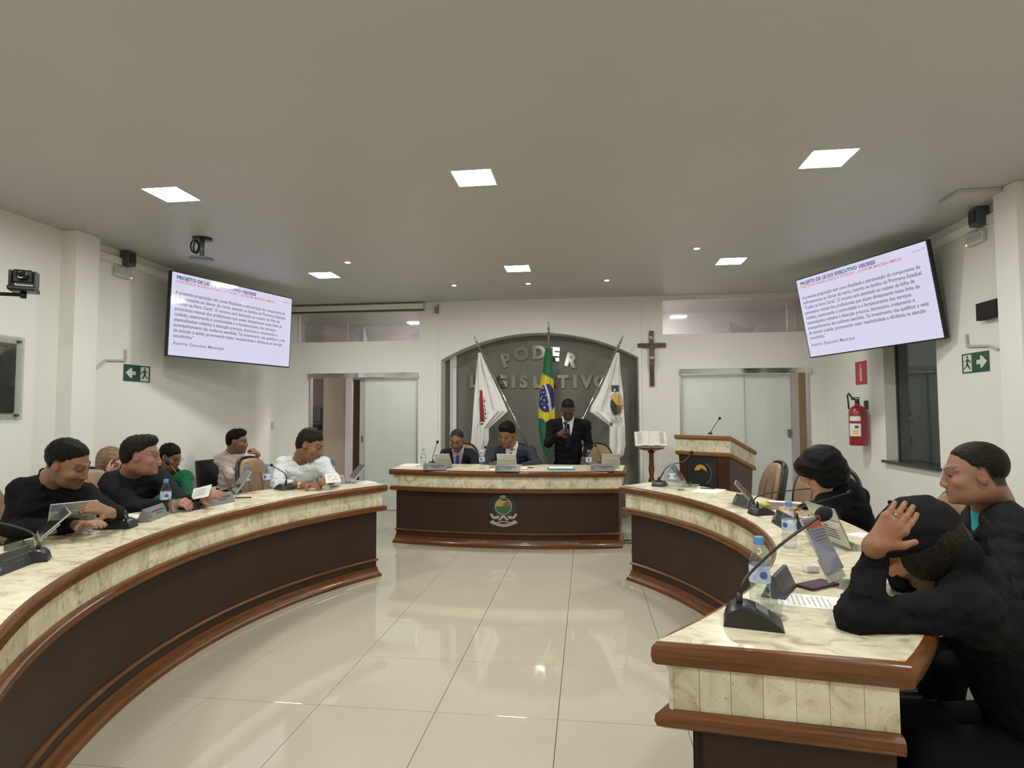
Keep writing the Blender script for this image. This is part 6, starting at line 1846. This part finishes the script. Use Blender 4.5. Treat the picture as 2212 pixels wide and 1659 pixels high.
# 7 glasses man in grey suit
c = W(987, 950, 7.62); N = W(990, 972, 7.70); sh = [W(962, 982, 7.72), W(1016, 981, 7.70)]
el = [W(950, 1008, 7.5), W(1030, 1008, 7.5)]; wr = [W(975, 1012, 7.25), W(1010, 1012, 7.25)]
def hair_bald(P, c, R, s): return hair_short(P, c, R, s, HAIRG, .009, .006, front_z=.105, nape=-.05, noise=.001)
person('older man in a dark suit and glasses seated at the presiding desk', (c, -14, -20, 0, 1.10, dict(stubble=.1, scalp=(.12, .10, .09), fz=.085, neck=1.1)), SK_M, N, W(990, 1060, 7.9), sh,
       [(0, el[0], wr[0]), (1, el[1], wr[1])], ('jacket', SUITG), h=.009, ch=.010, chest=-5, legm=TRO, v=.38, shirt=LSH, tie=fab('grey_tie', (.09, .09, .13)), collar=1, lap=True, glass=True, hair=hair_bald,
       hands=[dict(w=wr[0], f=(.4, -.5, -.1), n=(0, 0, 1), side=1), dict(w=wr[1], f=(-.4, -.5, -.1), n=(0, 0, 1), side=-1)])
# 8 suit with blue tie
c = W(1095, 938, 7.45); N = W(1106, 966, 7.52); sh = [W(1068, 978, 7.55), W(1144, 975, 7.50)]
el = [W(1048, 1006, 7.3), W(1160, 1002, 7.22)]; wr = [W(1078, 1012, 7.05), W(1126, 1007, 7.05)]
person('man in a slate suit and blue tie reading at the middle of the presiding desk', (c, -24, -22, 4, 1.22, dict(scalp=BLK, fz=.068, neck=1.1)), SK_M, N, W(1108, 1060, 7.75), sh,
       [(0, el[0], wr[0]), (1, el[1], wr[1])], ('jacket', NAVY), h=.009, ch=.010, chest=-8, legm=TRO, v=.40, shirt=WSH, tie=fab('blue_tie', (.018, .04, .11)), collar=1, lap=True, bulk=1.12,
       hair=lambda P, c, R, s: hair_short(P, c, R, s, HAIRB, .009, .016, front_z=.074, nape=-.05, vol=.006, sweep=.012),
       hands=[dict(w=wr[0], f=(.3, -.5, -.05), n=(0, 0, 1), side=1), dict(w=wr[1], f=W(1112, 1004, 6.98)-wr[1], n=(0, -.4, 1), side=-1, curl=(25, 30, 25))])
# 9 standing with microphone
c = W(1227, 884, 7.45); N = W(1227, 908, 7.55); sh = [W(1193, 918, 7.58), W(1263, 918, 7.55)]
el = [W(1184, 958, 7.45), W(1272, 962, 7.55)]; wr = [W(1208, 938, 7.25), W(1260, 992, 7.30)]
person('young man in a black suit standing and speaking into a handheld microphone', (c, 2, -36, 0, 1.06, dict(scalp=BLK, fz=.066)), SK_D, N, W(1228, 1010, 7.62), sh,
       [(0, el[0], wr[0]), (1, el[1], wr[1])], ('jacket', JACK), h=.0085, ch=.010, chest=0, legm=TRO, standing=True, v=.34, shirt=WSH, tie=fab('black_tie', (.012, .012, .012)), collar=1, lap=True, bulk=1.06,
       hair=lambda P, c, R, s: hair_short(P, c, R, s, HAIRB, .0085, .007, front_z=.070, nape=-.02, noise=.001),
       hands=[dict(w=wr[0], f=W(1222, 930, 7.20)-wr[0], n=(-.5, -.8, .1), side=1, curl=(45, 60, 40)), dict(w=wr[1], f=(-.05, -.3, -.8), n=(0, -.6, .8), side=-1, curl=(10, 15, 10))])
# 10 woman with black bob
def hair_bob(P, c, R, s):
    S = SDF(c-.24*s, c+.24*s, .0058)
    def L(x, y, z): return c+R @ (np.array([x, y, z])*s)
    S.ell(L(0, -.014, .040), np.array([.100, .124, .100])*s, R, .02*s)
    S.ell(L(0, -.050, -.030), np.array([.098, .088, .10])*s, R, .04*s)
    for q in (-1, 1): S.ell(L(q*.080, .022, -.020), np.array([.022, .060, .070])*s, R, .03*s)
    S.ell(L(0, .080, .062), np.array([.080, .038, .046])*s, R, .03*s)
    S.ell(L(0, .135, -.060), np.array([.068, .070, .085])*s, R, .012*s, cut=True)
    S.ell(L(0, .085, -.15), np.array([.095, .11, .085])*s, R, .012*s, cut=True)
    S.plane(L(0, 0, -.105), R @ np.array([0, .1, -1.]), .01)
    S.wrinkle(.0022, 110, 4); return S.obj('hair', HAIRB, P)
c = W(1774, 1016, 3.75); N = W(1822, 1056, 3.86); sh = [W(1788, 1084, 3.72), W(1850, 1072, 4.02)]
el = [W(1802, 1138, 3.56), W(1772, 1096, 3.98)]; wr = [W(1752, 1122, 3.64), W(1728, 1104, 3.88)]
def necklace(P, c, R, s, f2, ax, l):
    mb = MB(); n_ = V3(N); mb.tube([n_+ax*(.02+.05*(math.cos(a)+1)/2)+f2*(.080*math.cos(a)+.035)+l*.075*math.sin(a) for a in np.linspace(0, 6.2832, 22)], .003, 5); mb.build('necklace', mat('necklace_silver', (.35, .33, .30), .3, .8), P, True)
person('woman in black with a dark bob haircut bent over papers at the right desk', (c, -66, -30, 0, 1.12, dict(fem=1, ear=False, scalp=BLK)), SK_L, N, W(1872, 1200, 4.1), sh,
       [(0, el[0], wr[0]), (1, el[1], wr[1])], ('blouse', DARKB), h=.0058, ch=.009, chest=-55, legm=TRO, bulk=1.0, turtleneck=.35, fold=lambda T: T.cone(N, c+head_frame(c, -66, -30, 0) @ np.array([0, -.055, -.105]), .085, .062, .03), hair=hair_bob, glass=mat('copper_rim', (.30, .14, .08), .3, .7), extra=necklace,
       hands=[dict(w=wr[0], f=W(1722, 1116, 3.64)-wr[0], n=(0, -.2, 1), side=-1, curl=(10, 20, 15)), dict(w=wr[1], f=W(1704, 1100, 3.87)-wr[1], n=(0, -.2, 1), side=1, curl=(15, 20, 15))])
# 11 man with teal shirt
c = W(2106, 1022, 2.58); N = W(2142, 1084, 2.70); sh = [W(2180, 1128, 2.50), W(2128, 1112, 2.92)]
el = [W(2176, 1280, 2.42), W(2060, 1180, 2.95)]; wr = [W(2075, 1262, 2.42), W(1990, 1180, 2.85)]
person('man in a charcoal blazer and teal shirt in profile at the right desk', (c, -76, -4, 0, 1.10, dict(chub=.9, neck=1.28, brow=(.05, .03, .02), scalp=(.022, .016, .012), fz=.070, nape=-.055)), (.30, .152, .102), N, W(2232, 1420, 2.78), sh,
       [(0, el[0], wr[0]), (1, el[1], wr[1])], ('blazer', BLZ), h=.0048, ch=.008, chest=-58, legm=TRO, v=.18, shirt=TEAL, collar=1, lap=True, bulk=1.14,
       hair=lambda P, c, R, s: hair_short(P, c, R, s, HAIRBR, .005, .007, front_z=.080, nape=.01, noise=.001),
       hands=[dict(w=wr[0], f=(-.8, .2, -.05), n=(0, 0, 1), side=1), dict(w=wr[1], f=(-.8, .2, -.1), n=(0, 0, 1), side=-1)])
# 12 man in a cap, foreground
c = W(1992, 1178, 2.00); N = W(2070, 1240, 2.00)
sh = [W(2094, 1318, 1.76), W(2122, 1250, 2.20)]
el = [W(1850, 1340, 1.735), W(1968, 1272, 2.16)]; wr = [W(1890, 1202, 1.835), W(1938, 1232, 2.02)]
def cap(P, c, R, s):
    S = SDF(c-.25*s, c+.25*s, .005)
    def L(x, y, z): return c+R @ (np.array([x, y, z])*s)
    S.ell(L(0, -.016, .040), np.array([.100, .124, .106])*s, R, .01)
    S.plane(L(0, 0, -.030), R @ np.array([0, .55, -1.]), .010)
    S.wrinkle(.002, 45, 2)
    o = S.obj('cap_crown', fab('cap_black', (.011, .0105, .011)), P)
    T = SDF(c-.30*s, c+.30*s, .005); T.ell(L(0, .115, .030), np.array([.086, .105, .013])*s, R, .01); T.ell(L(0, -.012, .02), np.array([.092, .112, .07])*s, R, .01, cut=True)
    T.obj('cap_brim', fab('cap_grey', (.028, .028, .030)), o)
    mb = MB(); mb.sphere(Vector(L(0, -.016, .147)), .008, 10, 6); mb.build('cap_button', MATS['fabric_cap_black'], o, True)
    G = SDF(c-.25*s, c+.25*s, .006)
    G.ell(L(0, -.045, -.012), np.array([.082, .085, .090])*s, R, .02)
    for q in (-1, 1): G.ell(L(q*.060, .008, -.035), np.array([.030, .060, .062])*s, R, .03)
    G.wrinkle(.0015, 110, 3); G.obj('hair', HAIRBR, P)
hw = W(1888, 1178, 1.79); hf = RT*.60+UP*.62+FW*.02; hn = -FW*.9-RT*.15+UP*.25
def ring(P, c, R, s, f2, ax, l):
    q = Vector(hw+(hf/np.linalg.norm(hf))*.112+np.cross(hf, hn)/np.linalg.norm(np.cross(hf, hn))*-.012); d = Vector(hf).normalized(); F = d.to_track_quat('Z', 'Y').to_matrix().to_4x4(); F.translation = q
    mb = MB(); mb.lathe([(.0105, -.003), (.0125, -.003), (.0125, .003), (.0105, .003), (.0105, -.003)], 18, frame=F); mb.build('ring', mat('ring_steel', (.35, .33, .30), .25, 1.0), P, True)
    add = None
person('man in a black coat and cap holding his bowed head in the right foreground', (c, -102, -40, 0, 1.10, dict(stubble=.72, neck=1.15, scalp=BRN, nape=-.09)), (.27, .125, .068), N, W(2262, 1600, 2.04), sh,  # stubble value set high to make the lower face under the cap darker
       [(0, el[0], wr[0]), (1, el[1], wr[1])], ('coat', fab('black_coat', (.0075, .0072, .0078))), h=.0042, ch=.0085, chest=-66, legm=TRO, bulk=1.14, sleeve=.05, hair=cap, collar=None, wr=.005, turtleneck=.38, fold=lambda T: (T.cone(N, c+head_frame(c, -102, -40, 0) @ np.array([0, -.065, -.075]), .10, .070, .03), T.cone(N, c+head_frame(c, -102, -40, 0) @ np.array([0, .005, -.110]), .09, .060, .03)),
       hands=[dict(w=hw, f=hf, n=hn, side=1, link=wr[0], curls=[(8, 14, 10), (6, 12, 10), (8, 12, 10), (10, 14, 12)], sc=1.04, thumb=(.72, .72, -.05), spread=1.06),
              dict(w=wr[1], f=W(1950, 1186, 2.05)-wr[1], n=-FW, side=1, curl=(30, 35, 20))], extra=ring)
